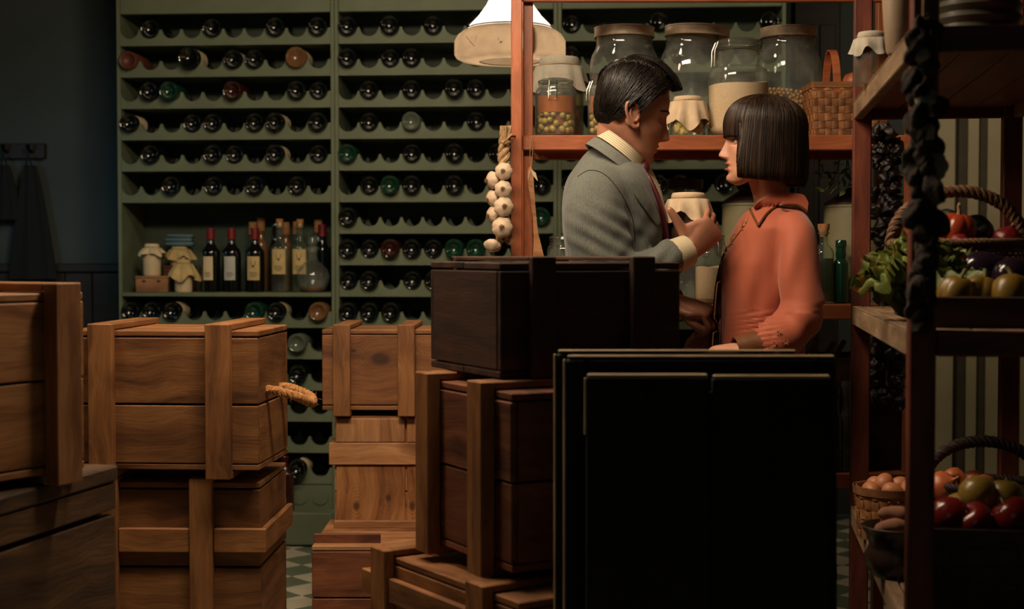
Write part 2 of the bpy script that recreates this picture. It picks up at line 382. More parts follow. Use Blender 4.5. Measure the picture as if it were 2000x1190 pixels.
for u in range(3):
    lx = RX0 + u * UW * math.cos(RA); ly = 5.88 + u * UW * math.sin(RA)
    lab = ['green painted wine rack at left, with an open niche of standing bottles',
           'green painted wine rack in the middle, behind the pendant lamp and garlic',
           'green painted wine rack at right, mostly hidden behind the jars and couple'][u]
    o = empty('wine_rack', (lx, ly, 0), RA, lab, 'wine rack', 'green scalloped wine racks'); racks.append(o)
    for sx in (0, UW - .0165):
        G().add(box(sx, sx + .0155, -.004, .30, .0, RTOP + .26, .002)).build('side_panel', MGRN, o)
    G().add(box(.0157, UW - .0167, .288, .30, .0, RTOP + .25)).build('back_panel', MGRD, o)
    G().add(box(.0157, UW - .0167, -.002, .02, RTOP, RTOP + .26, .003)).build('header_board', MGRN, o)
    for k, z in enumerate(ZR):
        if u == 0 and k in (6, 7, 8):
            if k == 8: G().add(box(.016, UW - .017, -.008, .285, z - .002, z + .016, .003)).build('niche_shelf', MGRN, o)
            continue
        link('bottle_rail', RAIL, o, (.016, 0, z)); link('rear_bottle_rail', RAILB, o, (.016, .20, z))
        link('shelf', SHELFM, o, (.016, .017, z))
    g = G().add(box(.0157, UW - .0167, .004, .02, .139, ZR[-1] - .004))
    g.build('plinth_panel', MGRN, o)
    for k in range(10):
        G().add(lathe([(0, 0), (.031, 0), (.034, .002), (.034, .004), (0, .004)], 24), T(V0 + k * PIT, .004, .188, rx=R(90))).build('plinth_disc', MGRN, o)
    G().add(box(.0, UW - .001, -.10, .285, .006, .139, .006)).build('plinth', MGRN, o)
# ---- bottles lying in the racks
def bottle_prof(r=.0375, h=.30, neck=.0145, sh=.19):
    return [(0, .022), (.012, .020), (.024, .010), (r - .008, .0015), (r - .004, 0), (r, .004), (r, sh), (r * .93, sh + .018), (r * .62, sh + .038), (neck, sh + .058), (neck, h - .022), (neck + .002, h - .021), (neck + .002, h - .006), (neck, h - .004), (neck, h), (0, h)]
LYMATS = {'d': (MB_DARK, 'dark', 'black-glass'), 'g': (MB_GREEN, 'green', 'green-glass'), 'b': (MB_BROWN, 'brown', 'brown-glass'), 'a': (MB_AMBER, 'amber', 'amber-glass'), 'w': (MB_GREY, 'grey', 'dusty clear-glass'), 'r': (MB_RED, 'red', 'dusty red-brown'), 'l': (MB_DARK, 'dark', 'black-glass')}
bot_me = {}
def lying_mesh(c, r):
    key = (c, r)
    if key not in bot_me:
        m = LYMATS[c][0]; g = G().add(lathe(bottle_prof(r), 32)); bot_me[key] = g.mesh('bottle', m, 60)
    return bot_me[key]
capsule = G().add(lathe([(.0150, .235), (.0168, .236), (.0172, .301), (0, .302)], 16)).mesh('capsule', MCAP)
lblm = {}
def side_label(r):
    if r not in lblm:
        n = 14; v = [((r + .0006) * math.cos(a), (r + .0006) * math.sin(a), z) for z in (.035, .13) for a in [R(-100) + R(140) * k / n for k in range(n + 1)]]
        lblm[r] = G().add((v, [(k, k + 1, n + 2 + k, n + 1 + k) for k in range(n)])).mesh('label', MPAPER)
    return lblm[r]
ROWS = {0: {0: '1d4d7d9d', 1: '0r3L5l6d8A', 2: '1d2g5b8d9d', 3: '0l3d4d6d7l9d', 4: '1d4d5d7l9d', 5: '2d4d6d8d', 9: '0d1d2l6g7l9a', 10: '8w', 11: '8d', 14: '6d8l'},
        1: {0: '0d2d4d6d9d', 1: '0d2d3d', 2: '1d3d5D6d', 3: '1d3w6d', 4: '0g3d5d7d9d', 5: '1d2g3d5d9d', 6: '0d9g', 7: '0d1d2b3d4d5g6g', 8: '0d1d3d4d', 9: '0d1d2d'},
        2: {0: '0d4d9d', 1: '0d5d', 2: '3d7d', 3: '2d8d', 4: '1d4d', 5: '0d4d5d7d', 6: '2d5d', 7: '3d6d', 8: '5d', 9: '1d4d7d'}}
ORD = ['leftmost', 'second', 'third', 'fourth', 'fifth', 'sixth', 'seventh']
ROWN = ['top', 'second', 'third', 'fourth', 'fifth', 'sixth', 'seventh', 'eighth', 'ninth', 'tenth', 'eleventh', 'twelfth', 'thirteenth', 'fourteenth', 'fifteenth']
for u in range(3):
    mrot = Matrix.Rotation(RA, 3, 'Z'); base = Vector(racks[u].location)
    for row, s in ROWS[u].items():
        its = [(int(s[i]), s[i + 1]) for i in range(0, len(s), 2)]
        for q, (k, c) in enumerate(its):
            big = c in 'LAD'; cl = c.lower(); r = .0425 if big and c != 'D' else .0375
            jit = random.uniform(-.022, .004)
            p = base + mrot @ Vector((V0 + k * PIT, jit - (.03 if c != 'd' else .012), ZR[row] + .029 + r + .0005))
            b = link('wine_bottle', lying_mesh(cl, r), None, p, (R(-90) + R(random.uniform(-.2, 1.0)), random.uniform(0, 6), RA + R(random.uniform(-1.5, 1.5))))
            b.rotation_euler = (Matrix.Rotation(RA + R(random.uniform(-1.2, 1.2)), 3, 'Z') @ Matrix.Rotation(R(-90), 3, 'X') @ Matrix.Rotation(R(150) if cl != 'l' and not big else R(20), 3, 'Z')).to_euler()
            rn = ROWN[row] if u else (ROWN[row] if row < 6 else {9: 'first below the niche', 10: 'second below the niche', 11: 'third below the niche', 14: 'lowest'}[row])
            wh = 'only' if len(its) == 1 else ORD[q]
            rowtxt = f'in the {rn} row' if 'below' not in rn else f'in the row {rn}'
            tag(b, f'{"fat " if r > .04 else ""}{LYMATS[cl][2]} bottle lying {wh} {rowtxt} of the {rack_names[u]} rack', 'bottle', 'wine bottles lying in the green racks')
            if cl in 'dglb': link('capsule', capsule, b)
            if c in 'lLAbw' or (c == 'd' and random.random() < .25): link('paper_label', side_label(r), b)
# ---- standing things
def stand_bottle(name, x, y, z, h, r, mat, label, cat='bottle', lab=None, cap=None, group=None, neck=.0145, shf=.62, labpx=None, rz=0, emblem=False):
    o = empty(name, (x, y, z), rz, label, cat, group)
    sh = h * shf
    pr = [(0, .006), (r - .006, 0), (r, .004), (r, sh)] + [(r * .95, sh + h * .03), (r * .62, sh + h * .085), (neck * 1.1, sh + h * .14), (neck, sh + h * .2), (neck, h - .022), (neck + .002, h - .02), (neck + .002, h - .004), (neck, h)]
    G().add(lathe(pr, 36)).build('glass_body', mat, o)
    if cap: G().add(lathe([(neck + .001, sh + h * .2), (neck + .0028, sh + h * .2 + .001), (neck + .003, h + .001), (0, h + .0015)], 20)).build('capsule', cap, o)
    if lab:
        z0, z1, hw, m = lab; n = 14; rr = r + .0007
        aa = [R(-90) - hw / r + 2 * hw / r * k / n for k in range(n + 1)]
        v = [(rr * math.cos(a), rr * math.sin(a), zz) for zz in (z0 * h, z1 * h) for a in aa]
        lo = G().add((v, [(k, k + 1, n + 2 + k, n + 1 + k) for k in range(n)])).build('paper_label', m, o)
        g = G(); rr += .0005
        for li, (zz, w) in enumerate(((.30, .5), (.22, .62), (.14, .4))):
            zc = (z0 + (z1 - z0) * zz) * h; ab = [R(-90) - hw * w / r + 2 * hw * w / r * k / 6 for k in range(7)]
            v = [(rr * math.cos(a), rr * math.sin(a), q) for q in (zc, zc + .0028) for a in ab]; g.add((v, [(k, k + 1, 8 + k, 7 + k) for k in range(6)]))
        if emblem:
            zc = (z0 + (z1 - z0) * .68) * h; v = []
            for kk in range(9):
                t = kk / 8; ww = .010 * (1 - t ** 2.2) + .0006
                for sgn in (-1, 1):
                    a = R(-90) + sgn * ww / r; v.append((rr * math.cos(a), rr * math.sin(a), zc + .014 - .03 * t))
            g.add((v, [(2 * kk, 2 * kk + 1, 2 * kk + 3, 2 * kk + 2) for kk in range(8)]))
        g.build('label_print', MINK, lo)
    return o
def jar_label_text(): pass
nz = ZR[8] + .016
def rackpt(px, dy):
    t = ((px - 1000) / F * 5.88 - RX0) / (math.cos(RA) + (px - 1000) / F * .075)
    p = Vector((RX0, 5.88, 0)) + Matrix.Rotation(RA, 3, 'Z') @ Vector((t, dy, 0)); return p.x, p.y
MPAPER2 = simple('yellowed_label_paper', (190, 166, 112), rough=.85, var=.15, scale=25)
MPAPER3 = simple('grey_white_label_paper', (176, 178, 168), rough=.85, var=.1, scale=25)
for px, h, mm, lb, em, hw in ((404, .262, MPAPER, 'black wine bottle with red capsule, left of the three in the niche', False, .021), (445, .262, MPAPER3, 'black wine bottle with red capsule and grey-white label, middle of the three in the niche', False, .024), (491, .262, MPAPER2, 'black wine bottle with red capsule and crest label, right of the three in the niche', True, .027)):
    x, y = rackpt(px, .06); stand_bottle('wine_bottle', x, y, nz, h, .039, MB_DARK, lb, lab=(.19, .56, hw, mm), cap=MCAP, group='red-capped wine bottles in the niche', emblem=em, rz=R(random.uniform(-8, 8)))
for px, dy, lb in ((541, .05, 'clear glass bottle with cream label, left of the pair beside the decanter'), (577, .09, 'clear glass bottle with cream label, right of the pair beside the decanter')):
    x, y = rackpt(px, dy); b = stand_bottle('clear_bottle', x, y, nz, .285, .037, MGLG, lb, lab=(.26, .62, .030, MPAPER2), group='clear labelled bottles in the niche', emblem=True)
    G().add(lathe([(0, .265), (.012, .265), (.015, .300), (0, .301)], 16)).build('cork', MCORK, b)
x, y = rackpt(606, .05)
d = empty('decanter', (x, y, nz), 0, 'round-bellied clear decanter at the right end of the niche', 'decanter')
G().add(lathe([(0, .004), (.035, 0), (.05, .01), (.066, .04), (.070, .065), (.062, .09), (.04, .115), (.022, .13), (.018, .16), (.026, .185), (.027, .187)], 40)).build('glass_body', MGL, d)
G().add(lathe([(0, .006), (.034, .004), (.048, .013), (.053, .022), (0, .0225)], 32)).build('liqueur', simple('amber_liqueur', (150, 84, 40), rough=.2), d)
G().add(lathe([(0, .165), (.016, .165), (.019, .187), (.012, .19), (.022, .205), (.018, .225), (0, .235)], 24)).build('stopper', MGL, d)
# bottles further back in the niche
for i, (px, hh, m, cp) in enumerate(((471, .29, MGLG, MCORK), (484, .31, MB_AMBER, MCORK), (517, .29, MB_DARK, None), (534, .29, MB_AMBER, MCORK), (560, .292, MGLG, MCORK), (600, .30, MB_GREEN, MCORK), (611, .28, MB_DARK, MCAP), (636, .28, MB_DARK, None))):
    x, y = rackpt(px, .19 + .03 * (i % 2)); lbl = f'{["green-tinted", "amber", "black", "amber", "green-tinted", "green", "black red-capped", "plain black"][i]} bottle at the back of the niche, {["first", "second", "third", "fourth", "fifth", "sixth", "seventh", "last"][i]} from the left'
    stand_bottle('back_bottle', x, y, nz, hh, .03, m, lbl, cap=cp, group='bottles at the back of the niche')
# paper-covered jars and the small box, left in the niche
def covered_jar(name, x, y, z, h, r, body, cloth, label, group=None, flare=1.5, cat='jar', rz=0, drop=.30, inside=None, contents_label=None):
    o = empty(name, (x, y, z), rz, label, cat, group)
    nk = r * .78
    pr = [(0, .003), (r * .92, 0), (r, .006), (r, h * .76), (r * .96, h * .82), (nk, h * .88), (nk, h * .985), (nk * .97, h)]
    G().add(lathe(pr, 40)).build('glass_body', body, o)
    n = 48; rr = []; tt = h + .003
    for i, (q, zz) in enumerate(((.02, tt + .002), (.7, tt + .0015), (.98, tt), (1.06, tt - .006), (1.07, h * .93), (1.03, h * .905), (1.22, h * .87), (flare, h * .90 - drop * r * .9), (flare * 1.04, h * .88 - drop * r * 1.3))):
        rg = []
        for k in range(n):
            a = 2 * math.pi * k / n; w = max(0, i - 5) / 3
            c4 = abs(math.sin(2 * a + .5 + px_seed(label))) ** 1.5
            rq = nk * q * (1 + w * (.16 * math.sin(9 * a + 1) + .10 * math.sin(5 * a) + .12 * c4)); zq = zz - w * (.10 * r * math.sin(7 * a) + .45 * r * c4 * drop * 2)
            if i >= 7: rq = max(rq, r * (1.06 + .03 * math.sin(6 * a)))
            elif i == 6: rq = max(rq, r * 1.0); zq = max(zq, h * .895)
            rg.append((rq * math.cos(a), rq * math.sin(a), zq))
        rr.append(rg)
    cv = G().add(rings_mesh(rr, caps=False)); cv.build('cloth_cover', cloth, o, smooth=100)
    G().add(tube([(nk * 1.08 * math.cos(a), nk * 1.08 * math.sin(a), h * .91 + .001 * math.sin(3 * a)) for a in [2 * math.pi * k / 24 for k in range(25)]], .0016, 6)).build('twine', MTWINE, o)
    return o
def px_seed(s): return (sum(ord(c) for c in s) % 63) / 10
MWHITEJ = simple('pale_stoneware', (208, 186, 150), rough=.5, var=.08)
x, y = rackpt(292, .05); bx = empty('wooden_box', (x, y, nz), R(4), 'small pale wooden box with two burnt marks, at the left end of the niche', 'box')
G().add(box(-.066, .066, -.04, .04, 0, .058, .003)).build('box_body', MWL, bx)
G().add(box(-.068, .068, -.042, .042, .0582, .066, .002)).build('lid', MWL, bx)
for sx in (-.032, .028): G().add(lathe([(0, 0), (.006, 0), (.006, .001), (0, .001)], 12, 1.4), T(sx, -.0401, .045, rx=R(90))).build('burn_mark', MINK, bx)
covered_jar('covered_jar', x - .005, y - .002, nz + .067, .128, .036, MWHITEJ, MPAPER, 'tall pale paper-topped jar standing on the small wooden box', 'paper-covered jars in the niche', 1.7, drop=.4)
x, y = rackpt(327, .17); b_ = empty('wooden_box', (x, y, nz), R(-6), 'plain brown wooden box behind the paper-covered jars', 'box')
G().add(box(-.06, .06, -.04, .04, 0, .10, .003)).build('box_body', MWR, b_); G().add(box(-.062, .062, -.042, .042, .1002, .108, .002)).build('lid', MWR, b_)
covered_jar('covered_jar', x, y, nz + .109, .075, .042, MWHITEJ, MPAPER2, 'squat jar with spotted paper cover behind the tall pale jar', 'paper-covered jars in the niche', 1.7, drop=.5)
G().add(box(-.058, .06, -.03, .03, 0, .017, .007)).add(box(-.06, .056, -.028, .03, .0172, .034, .007)).add(box(-.052, .060, -.03, .028, .0342, .050, .007), T(ry=.02)).build('cloth_bundle', simple('blue_grey_cloth', (84, 112, 118), rough=.9), None, (x, y + .0, nz + .19))
tag(bpy.data.objects['cloth_bundle'], 'folded blue-grey cloth on top of the back jar in the niche', 'cloth')
x, y = rackpt(352, .045); covered_jar('covered_jar', x, y, nz, .130, .036, MWHITEJ, MPAPER2, 'pale jar under a wide brown paper hood, left of the wine bottles', 'paper-covered jars in the niche', 2.0, drop=.9)
# bottle standing on the plinth
x, y = rackpt(560, -.052); stand_bottle('wine_bottle', x, y, .139, .222, .037, MB_BROWN, 'brown wine bottle standing upright on the plinth of the left rack', lab=(.06, .28, .009, MPAPER2), shf=.66)
# ================================================================ pendant lamp
ly = 4.75; lx = X(996, ly); lb = Z(120, ly); s_ = ly / F
lamp = empty('pendant_lamp', (lx, ly, lb), 0, 'cream glass pendant lamp with a bell shade, hanging behind the shelf post', 'lamp')
def opal(name, col, tr):
    m, nt, b = nodes(name); L = nt.links.new; nt.nodes.remove(b); out = nt.nodes['Material Output']
    t = N(nt, 'ShaderNodeBsdfTranslucent'); t.inputs[0].default_value = lin(col); d_ = N(nt, 'ShaderNodeBsdfDiffuse'); d_.inputs[0].default_value = lin(col)
    mx = N(nt, 'ShaderNodeMixShader'); mx.inputs[0].default_value = tr; L(d_.outputs[0], mx.inputs[1]); L(t.outputs[0], mx.inputs[2])
    tc = N(nt, 'ShaderNodeTexCoord'); no = N(nt, 'ShaderNodeTexNoise', Scale=18.0, Detail=5.0); L(tc.outputs['Object'], no.inputs['Vector'])
    r = ramp(nt, [(.35, tuple(c * .8 for c in lin(col)[:3]) + (1,)), (.6, lin(col))]); L(no.outputs['Fac'], r.inputs[0]); L(r.outputs[0], t.inputs[0]); L(r.outputs[0], d_.inputs[0])
    L(mx.outputs[0], out.inputs['Surface']); return m
MOP = opal('opal_glass_upper', (124, 119, 116), .70); MOP2 = opal('cream_glass_rim', (100, 84, 66), .6)
up = [(81, 58), (78, 50), (62, 34), (46, 12), (35, -10), (26, -40), (20, -70), (17, -95)]
G().add(lathe([(r * s_, (120 - y) * s_) for r, y in up], 64)).build('upper_shade', MOP, lamp)
rim = [(82, 59), (92, 63), (101, 70), (108, 82), (108, 108), (104, 114), (96, 118), (60, 121), (58, 119)]
G().add(lathe([(r * s_, (120 - y) * s_) for r, y in rim], 64)).build('rim_shade', MOP2, lamp)
G().add(lathe([(81 * s_, (120 - 60) * s_), (84 * s_, (120 - 57) * s_), (81 * s_, (120 - 55) * s_)], 64)).build('shade_ring', MOP, lamp)
def scratch(a0, z0, a1, z1, w, m, nm):
    rr = 108.6 * s_; v = []
    for k in range(9):
        t = k / 8; a = a0 + (a1 - a0) * t; z = z0 + (z1 - z0) * t
        v += [(rr * math.cos(a - w / rr), rr * math.sin(a - w / rr), z), (rr * math.cos(a + w / rr), rr * math.sin(a + w / rr), z)]
    G().add((v, [(2 * k, 2 * k + 1, 2 * k + 3, 2 * k + 2) for k in range(8)])).build(nm, m, lamp)
scratch(R(-140), 38 * s_, R(-128), 17 * s_, .0016, MOP, 'crack'); scratch(R(-125), 37 * s_, R(-128.5), 17 * s_, .0007, MTWINE, 'crack')
scratch(R(-102), 30 * s_, R(-100), 24 * s_, .0009, MINK, 'chip'); scratch(R(-99.5), 20 * s_, R(-98.2), 20 * s_ + .0055, .003, MINK, 'rivet')
G().add(tube([(0, 0, 215 * s_), (0, 0, ZC - lb)], .004, 8)).build('cord', MIRON, lamp)
G().add(lathe([(0, 190 * s_), (.03, 195 * s_), (.032, 212 * s_), (.02, 225 * s_), (0, 226 * s_)], 24)).build('socket_cap', MIRON, lamp)
G().add(lathe([(0, .08), (.02, .085), (.03, .11), (.02, .14), (.013, .16), (0, .162)], 20)).build('bulb', glass('bulb_glass'), lamp)
pl = bpy.data.lights.new('lamp_bulb_light', 'POINT'); pl.energy = 15; pl.color = (1, .84, .70); pl.shadow_soft_size = .035
po = bpy.data.objects.new('lamp_bulb_light', pl); COL.objects.link(po); po.location = (lx, ly, lb + .12)
# ================================================================ boards
board_me = {}
def board(name, mat, parent, L_, W_, T_, loc, rot=(0, 0, 0), b=.0022):
    """a board: length along its local X (grain), width Y, thickness Z, centred"""
    key = (round(L_, 3), round(W_, 3), round(T_, 3), mat.name, name)
    if key not in board_me: board_me[key] = G().add(box(-L_ / 2, L_ / 2, -W_ / 2, W_ / 2, -T_ / 2, T_ / 2, b)).mesh(name, mat, 0)
    return link(name, board_me[key], parent, loc, rot)
VERT = (0, R(-90), 0)          # board standing up, width along Y -> turned below
def vboard(name, mat, parent, x, y, z0, z1, w, t, face='y', b=.0022):
    """upright board, its width w along x (face='y') or along y (face='x')"""
    rot = (R(90), R(-90), 0) if face == 'y' else (0, R(-90), 0)
    m = Euler(rot).to_matrix()
    return board(name, mat, parent, z1 - z0, w, t, (x, y, (z0 + z1) / 2), rot, b)
def hboard(name, mat, parent, cx, cy, cz, L_, hgt, t, along='x', b=.0022):
    """board lying along x or y, standing on its edge (height hgt)"""
    rot = (R(90), 0, 0) if along == 'x' else (R(90), 0, R(90))
    return board(name, mat, parent, L_, hgt, t, (cx, cy, cz), rot, b)
PT = .014
def crate(label, loc, rz, Wd, Dp, H, mat, strapmat=None, straps=(), sw=.056, st=.02, foot=.018, top=.018, splits=(.52,), lidn=2, band=None, group='wooden crates', hplank=True, lidover=.0, endstraps=False, lidmat=None):
    o = empty('wooden_crate', loc, rz, label, 'crate', group); sm = strapmat or mat; lm = lidmat or mat
    gap = .0022; jz = lambda: random.uniform(-.0012, .0012); jr = lambda: R(random.uniform(-.25, .25))
    hb = H - PT * 2                                   # between base and lid
    cuts = [0] + list(splits) + [1]
    # sides
    for a, b_ in zip(cuts, cuts[1:]):
        z0 = PT + hb * a + gap; z1 = PT + hb * b_ - gap; hgt = z1 - z0; zc = (z0 + z1) / 2
        for y in (PT / 2, Dp - PT / 2):
            q = hboard('plank', mat, o, Wd / 2, y + jz(), zc, Wd - .001, hgt, PT)
        for x in (PT / 2, Wd - PT / 2):
            hboard('end_plank', mat, o, x + jz() * .6, Dp / 2, zc, Dp - 2 * PT - .002, hgt, PT, 'y')
    # base and lid boards
    for nm, zc, n in (('base_board', PT / 2, 2), ('lid_board', H - PT / 2 + .001, lidn)):
        for k in range(n):
            wv = Dp / n; board(nm, lm if nm == 'lid_board' else mat, o, Wd + 2 * lidover, wv - gap * 1.4 + (lidover if lidover else 0), PT, (Wd / 2, wv * (k + .5), zc + jz() * .8), (0, 0, 0))
    for sx in straps:
        zb = -foot if foot else .0; zt = H + (top if top else 0)
        for y in (-st / 2 - .0006, Dp + st / 2 + .0006):
            vboard('batten', sm, o, sx, y, zb, zt, sw, st, 'y')
        if top: board('top_batten', sm, o, Dp + .0, sw, top - .003, (sx, Dp / 2, H + top / 2 + .0015), (0, 0, R(90) + jr()))
        if foot: board('foot_batten', sm, o, Dp + .0, sw, foot - .0012, (sx, Dp / 2, -foot / 2 - .0008), (0, 0, R(90)))
    if band:
        for bz, bh in band:
            xs = sorted(straps); seg = []; p = -.016
            for s in xs: seg.append((p, s - sw / 2 - .001)); p = s + sw / 2 + .001
            seg.append((p, Wd + .016))
            for a, b_ in seg:
                if b_ - a > .02: hboard('band', sm, o, (a + b_) / 2, -.0085, bz, b_ - a, bh, .016)
            for x in (-.0085, Wd + .0085): hboard('end_band', sm, o, x, Dp / 2, bz, Dp + .016, bh, .015, 'y')
    return o
def corner(px, Y): return X(px, Y)
def knotwood(name, dark, mid, light, knots):
    m = wood(name, dark, mid, light, knots=False); nt = m.node_tree; L = nt.links.new; b = nt.nodes['Principled BSDF']; out = b.inputs['Base Color'].links[0].from_socket
    tc = N(nt, 'ShaderNodeTexCoord'); no = N(nt, 'ShaderNodeTexNoise', Scale=14.0, Detail=2.0); L(tc.outputs['Object'], no.inputs['Vector'])
    for kx, ky, kr in knots:
        mp = N(nt, 'ShaderNodeMapping'); mp.vector_type = 'POINT'; mp.inputs['Location'].default_value = (-kx * .62, -ky, 0); mp.inputs['Scale'].default_value = (.62, 1, 0); L(tc.outputs['Object'], mp.inputs[0])
        ln = N(nt, 'ShaderNodeVectorMath', operation='LENGTH'); L(mp.outputs[0], ln.inputs[0])
        ad = N(nt, 'ShaderNodeMath', operation='MULTIPLY_ADD'); ad.inputs[1].default_value = .022; L(no.outputs['Fac'], ad.inputs[0]); L(ln.outputs['Value'], ad.inputs[2])
        mu = N(nt, 'ShaderNodeMath', operation='MULTIPLY'); mu.inputs[1].default_value = 900.0; L(ad.outputs[0], mu.inputs[0])
        sn = N(nt, 'ShaderNodeMath', operation='SINE'); L(mu.outputs[0], sn.inputs[0])
        fo = N(nt, 'ShaderNodeMapRange'); fo.inputs['From Min'].default_value = kr * .6 + .011; fo.inputs['From Max'].default_value = kr * 2.6 + .011; fo.inputs['To Min'].default_value = .55; fo.inputs['To Max'].default_value = 0; L(ad.outputs[0], fo.inputs[0])
        am = N(nt, 'ShaderNodeMath', operation='MULTIPLY'); L(sn.outputs[0], am.inputs[0]); L(fo.outputs[0], am.inputs[1]); ab = N(nt, 'ShaderNodeMath', operation='MAXIMUM'); ab.inputs[1].default_value = 0; L(am.outputs[0], ab.inputs[0])
        mx = N(nt, 'ShaderNodeMix', data_type='RGBA'); L(ab.outputs[0], mx.inputs[0]); L(out, mx.inputs[6]); mx.inputs[7].default_value = lin(dark)
        ce = N(nt, 'ShaderNodeMapRange'); ce.inputs['From Min'].default_value = kr * .30 + .011; ce.inputs['From Max'].default_value = kr * .55 + .011; ce.inputs['To Min'].default_value = .85; ce.inputs['To Max'].default_value = 0; L(ad.outputs[0], ce.inputs[0])
        m2 = N(nt, 'ShaderNodeMix', data_type='RGBA'); L(ce.outputs[0], m2.inputs[0]); L(mx.outputs[2], m2.inputs[6]); m2.inputs[7].default_value = tuple(c * .35 for c in lin(dark)[:3]) + (1,); out = m2.outputs[2]
    L(out, b.inputs['Base Color']); return m
# ---- left: chest with crate on top, pair of crates
a76 = R(76); c0 = Vector((-.81, 2.91, 0)); dv = Vector((math.cos(a76), math.sin(a76), 0)); Wc = 1.25
o = empty('wooden_chest', c0 - dv * Wc, a76, 'large old weathered dark chest at the lower left corner, under a crate', 'chest')
Dc, Hc = .52, .744
hz = [.0, .645, Hc - .034]
hboard('side_board', MWO, o, Wc / 2, .011, (.004 + .643) / 2, Wc, .639, .022)
hboard('side_board', MWO, o, Wc / 2, .009, (.655 + .708) / 2, Wc, .053, .022)
hboard('side_board', MWO, o, Wc / 2, Dc - .011, .352, Wc, .70, .022)
for x in (.011, Wc - .011):
    hboard('end_board', MWO, o, x, Dc / 2, .324, Dc - .05, .64, .022, 'y'); hboard('end_board', MWO, o, x, Dc / 2, .68, Dc - .05, .05, .022, 'y')
G().add(box(.02, Wc - .02, .026, Dc - .026, .62, .70)).build('inner_tray', MWO, o)
for k in range(3): board('lid_board', MWO, o, Wc + .012, (Dc + .014) / 3 - .002, .032, (Wc / 2, -.006 + (Dc + .014) / 3 * (k + .5), Hc - .0165), b=.004)
r60 = R(60)
crate('honey-coloured crate with a broad batten, on the old chest at left', (-.819 - .42 * .5, 2.74 - .42 * .866, .764), r60, .42, .34, .336, MWL, MWL, straps=(.09, .351), sw=.062, st=.034, foot=.0195, top=.02)
a = R(-4); W2 = .467
crate('pine crate with a rope handle, upper of the two left of the aisle', (-.603 - W2 * math.cos(a), 3.4 - W2 * math.sin(a), .6575), a, W2, .31, .333, MW, MW, straps=(.090, .374), sw=.060, st=.024, foot=.0185, top=.018, splits=(.47,))
rope_crate = bpy.data.objects['wooden_crate.001'] if 'wooden_crate.001' in bpy.data.objects else None
a = R(-1.5)
crate('tall banded crate beneath the crate with the rope handle', (X(506, 3.44) - .50, 3.44 + .5 * math.sin(R(1.5)), .0), a, .50, .34, .622, MW, MW, straps=(.13, .36), sw=.056, st=.022, foot=0, top=.014, splits=(.35, .68), band=((.485, .058), (.10, .058)))
# rope handle (on the right end face)
def rope(pts, r, n=3, turns=38, sub=10):
    P = smooth_path(pts, sub); g = G(); m = len(P)
    for s in range(n):
        q = []
        t0 = (P[1] - P[0]).normalized(); u = Vector((0, 0, 1))
        for i, p in enumerate(P):
            t = (P[min(i + 1, m - 1)] - P[max(i - 1, 0)]).normalized(); u = (u - t * u.dot(t)).normalized(); w = t.cross(u)
            an = 2 * math.pi * (s / n + turns * i / m); q.append(p + (u * math.cos(an) + w * math.sin(an)) * r * .52)
        g.add(tube(q, r * .56, 7))
    for k in range(160):      # stray fibres
        p = random.choice(P); d = Vector((random.gauss(0, 1), random.gauss(0, 1), random.gauss(0, 1))).normalized()
        g.add(tube([p + d * r * .8, p + d * r * 1.25 + Vector((random.gauss(0, .002), 0, random.gauss(0, .002))), p + d * r * random.uniform(1.5, 1.9)], .00022, 3))
    return g
g = rope([(W2 - .004, .085, .185), (W2 + .02, .08, .185), (W2 + .072, .09, .170), (W2 + .100, .13, .150), (W2 + .086, .185, .160), (W2 + .040, .215, .176), (W2 + .01, .222, .180), (W2 - .004, .222, .180)], .0120, turns=11)
h = g.build('rope_handle', MROPE, rope_crate); h['label'] = 'frayed jute rope handle'
# ---- middle stack
crate('light crate with a big swirling knot, on top of the stack in the middle aisle', (X(628, 4.5), 4.5, .6845), R(-.6), .43, .30, .253, MW, MW, straps=(.064, .267), sw=.054, st=.02, foot=.018, top=.017, splits=(), group='crates stacked in the middle aisle')
o = crate('pale crate standing on end with a wide cross band, middle of the aisle stack', (X(652, 4.52), 4.52, .312), R(0), .36, .30, .352, MWL, MWL, straps=(), foot=0, top=0, splits=(.30,), group='crates stacked in the middle aisle', band=((.2335, .070),))
for x_, w_ in ((.115, .222), (.292, .128)):
    vboard('front_board', MWL, o, x_, -.008, .27, .345, w_ - .004, .016)
    vboard('front_board', MW, o, x_, -.004, .012, .196, w_ - .004, .008)
hboard('foot_rail', MWL, o, .18, -.012, .010, .36, .024, .022)
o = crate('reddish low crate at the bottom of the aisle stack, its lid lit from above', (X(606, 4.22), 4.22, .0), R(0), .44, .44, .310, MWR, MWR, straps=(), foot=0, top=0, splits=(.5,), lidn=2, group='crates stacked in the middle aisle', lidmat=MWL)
hboard('top_batten', MWR, o, .10, .05, .318, .20, .04, .012, 'x')
MKNOT = knotwood('swirling_knot_board', (92, 52, 26), (150, 96, 54), (184, 128, 78), [(-.035, .035, .046), (-.115, .06, .016)])
MKNOT2 = knotwood('two_knot_board', (104, 60, 32), (168, 112, 64), (196, 144, 92), [(-.01, -.055, .018), (-.04, .045, .022)])
for ob in bpy.data.objects['wooden_crate.003'].children:
    if ob.name.startswith('plank') and ob.location.y < .05:
        ob.data = ob.data.copy(); ob.data.materials[0] = MKNOT
for ob in bpy.data.objects['wooden_crate.004'].children:
    if ob.name.startswith('front_board') and ob.location.z < .15:
        ob.data = ob.data.copy(); ob.data.materials[0] = MKNOT2
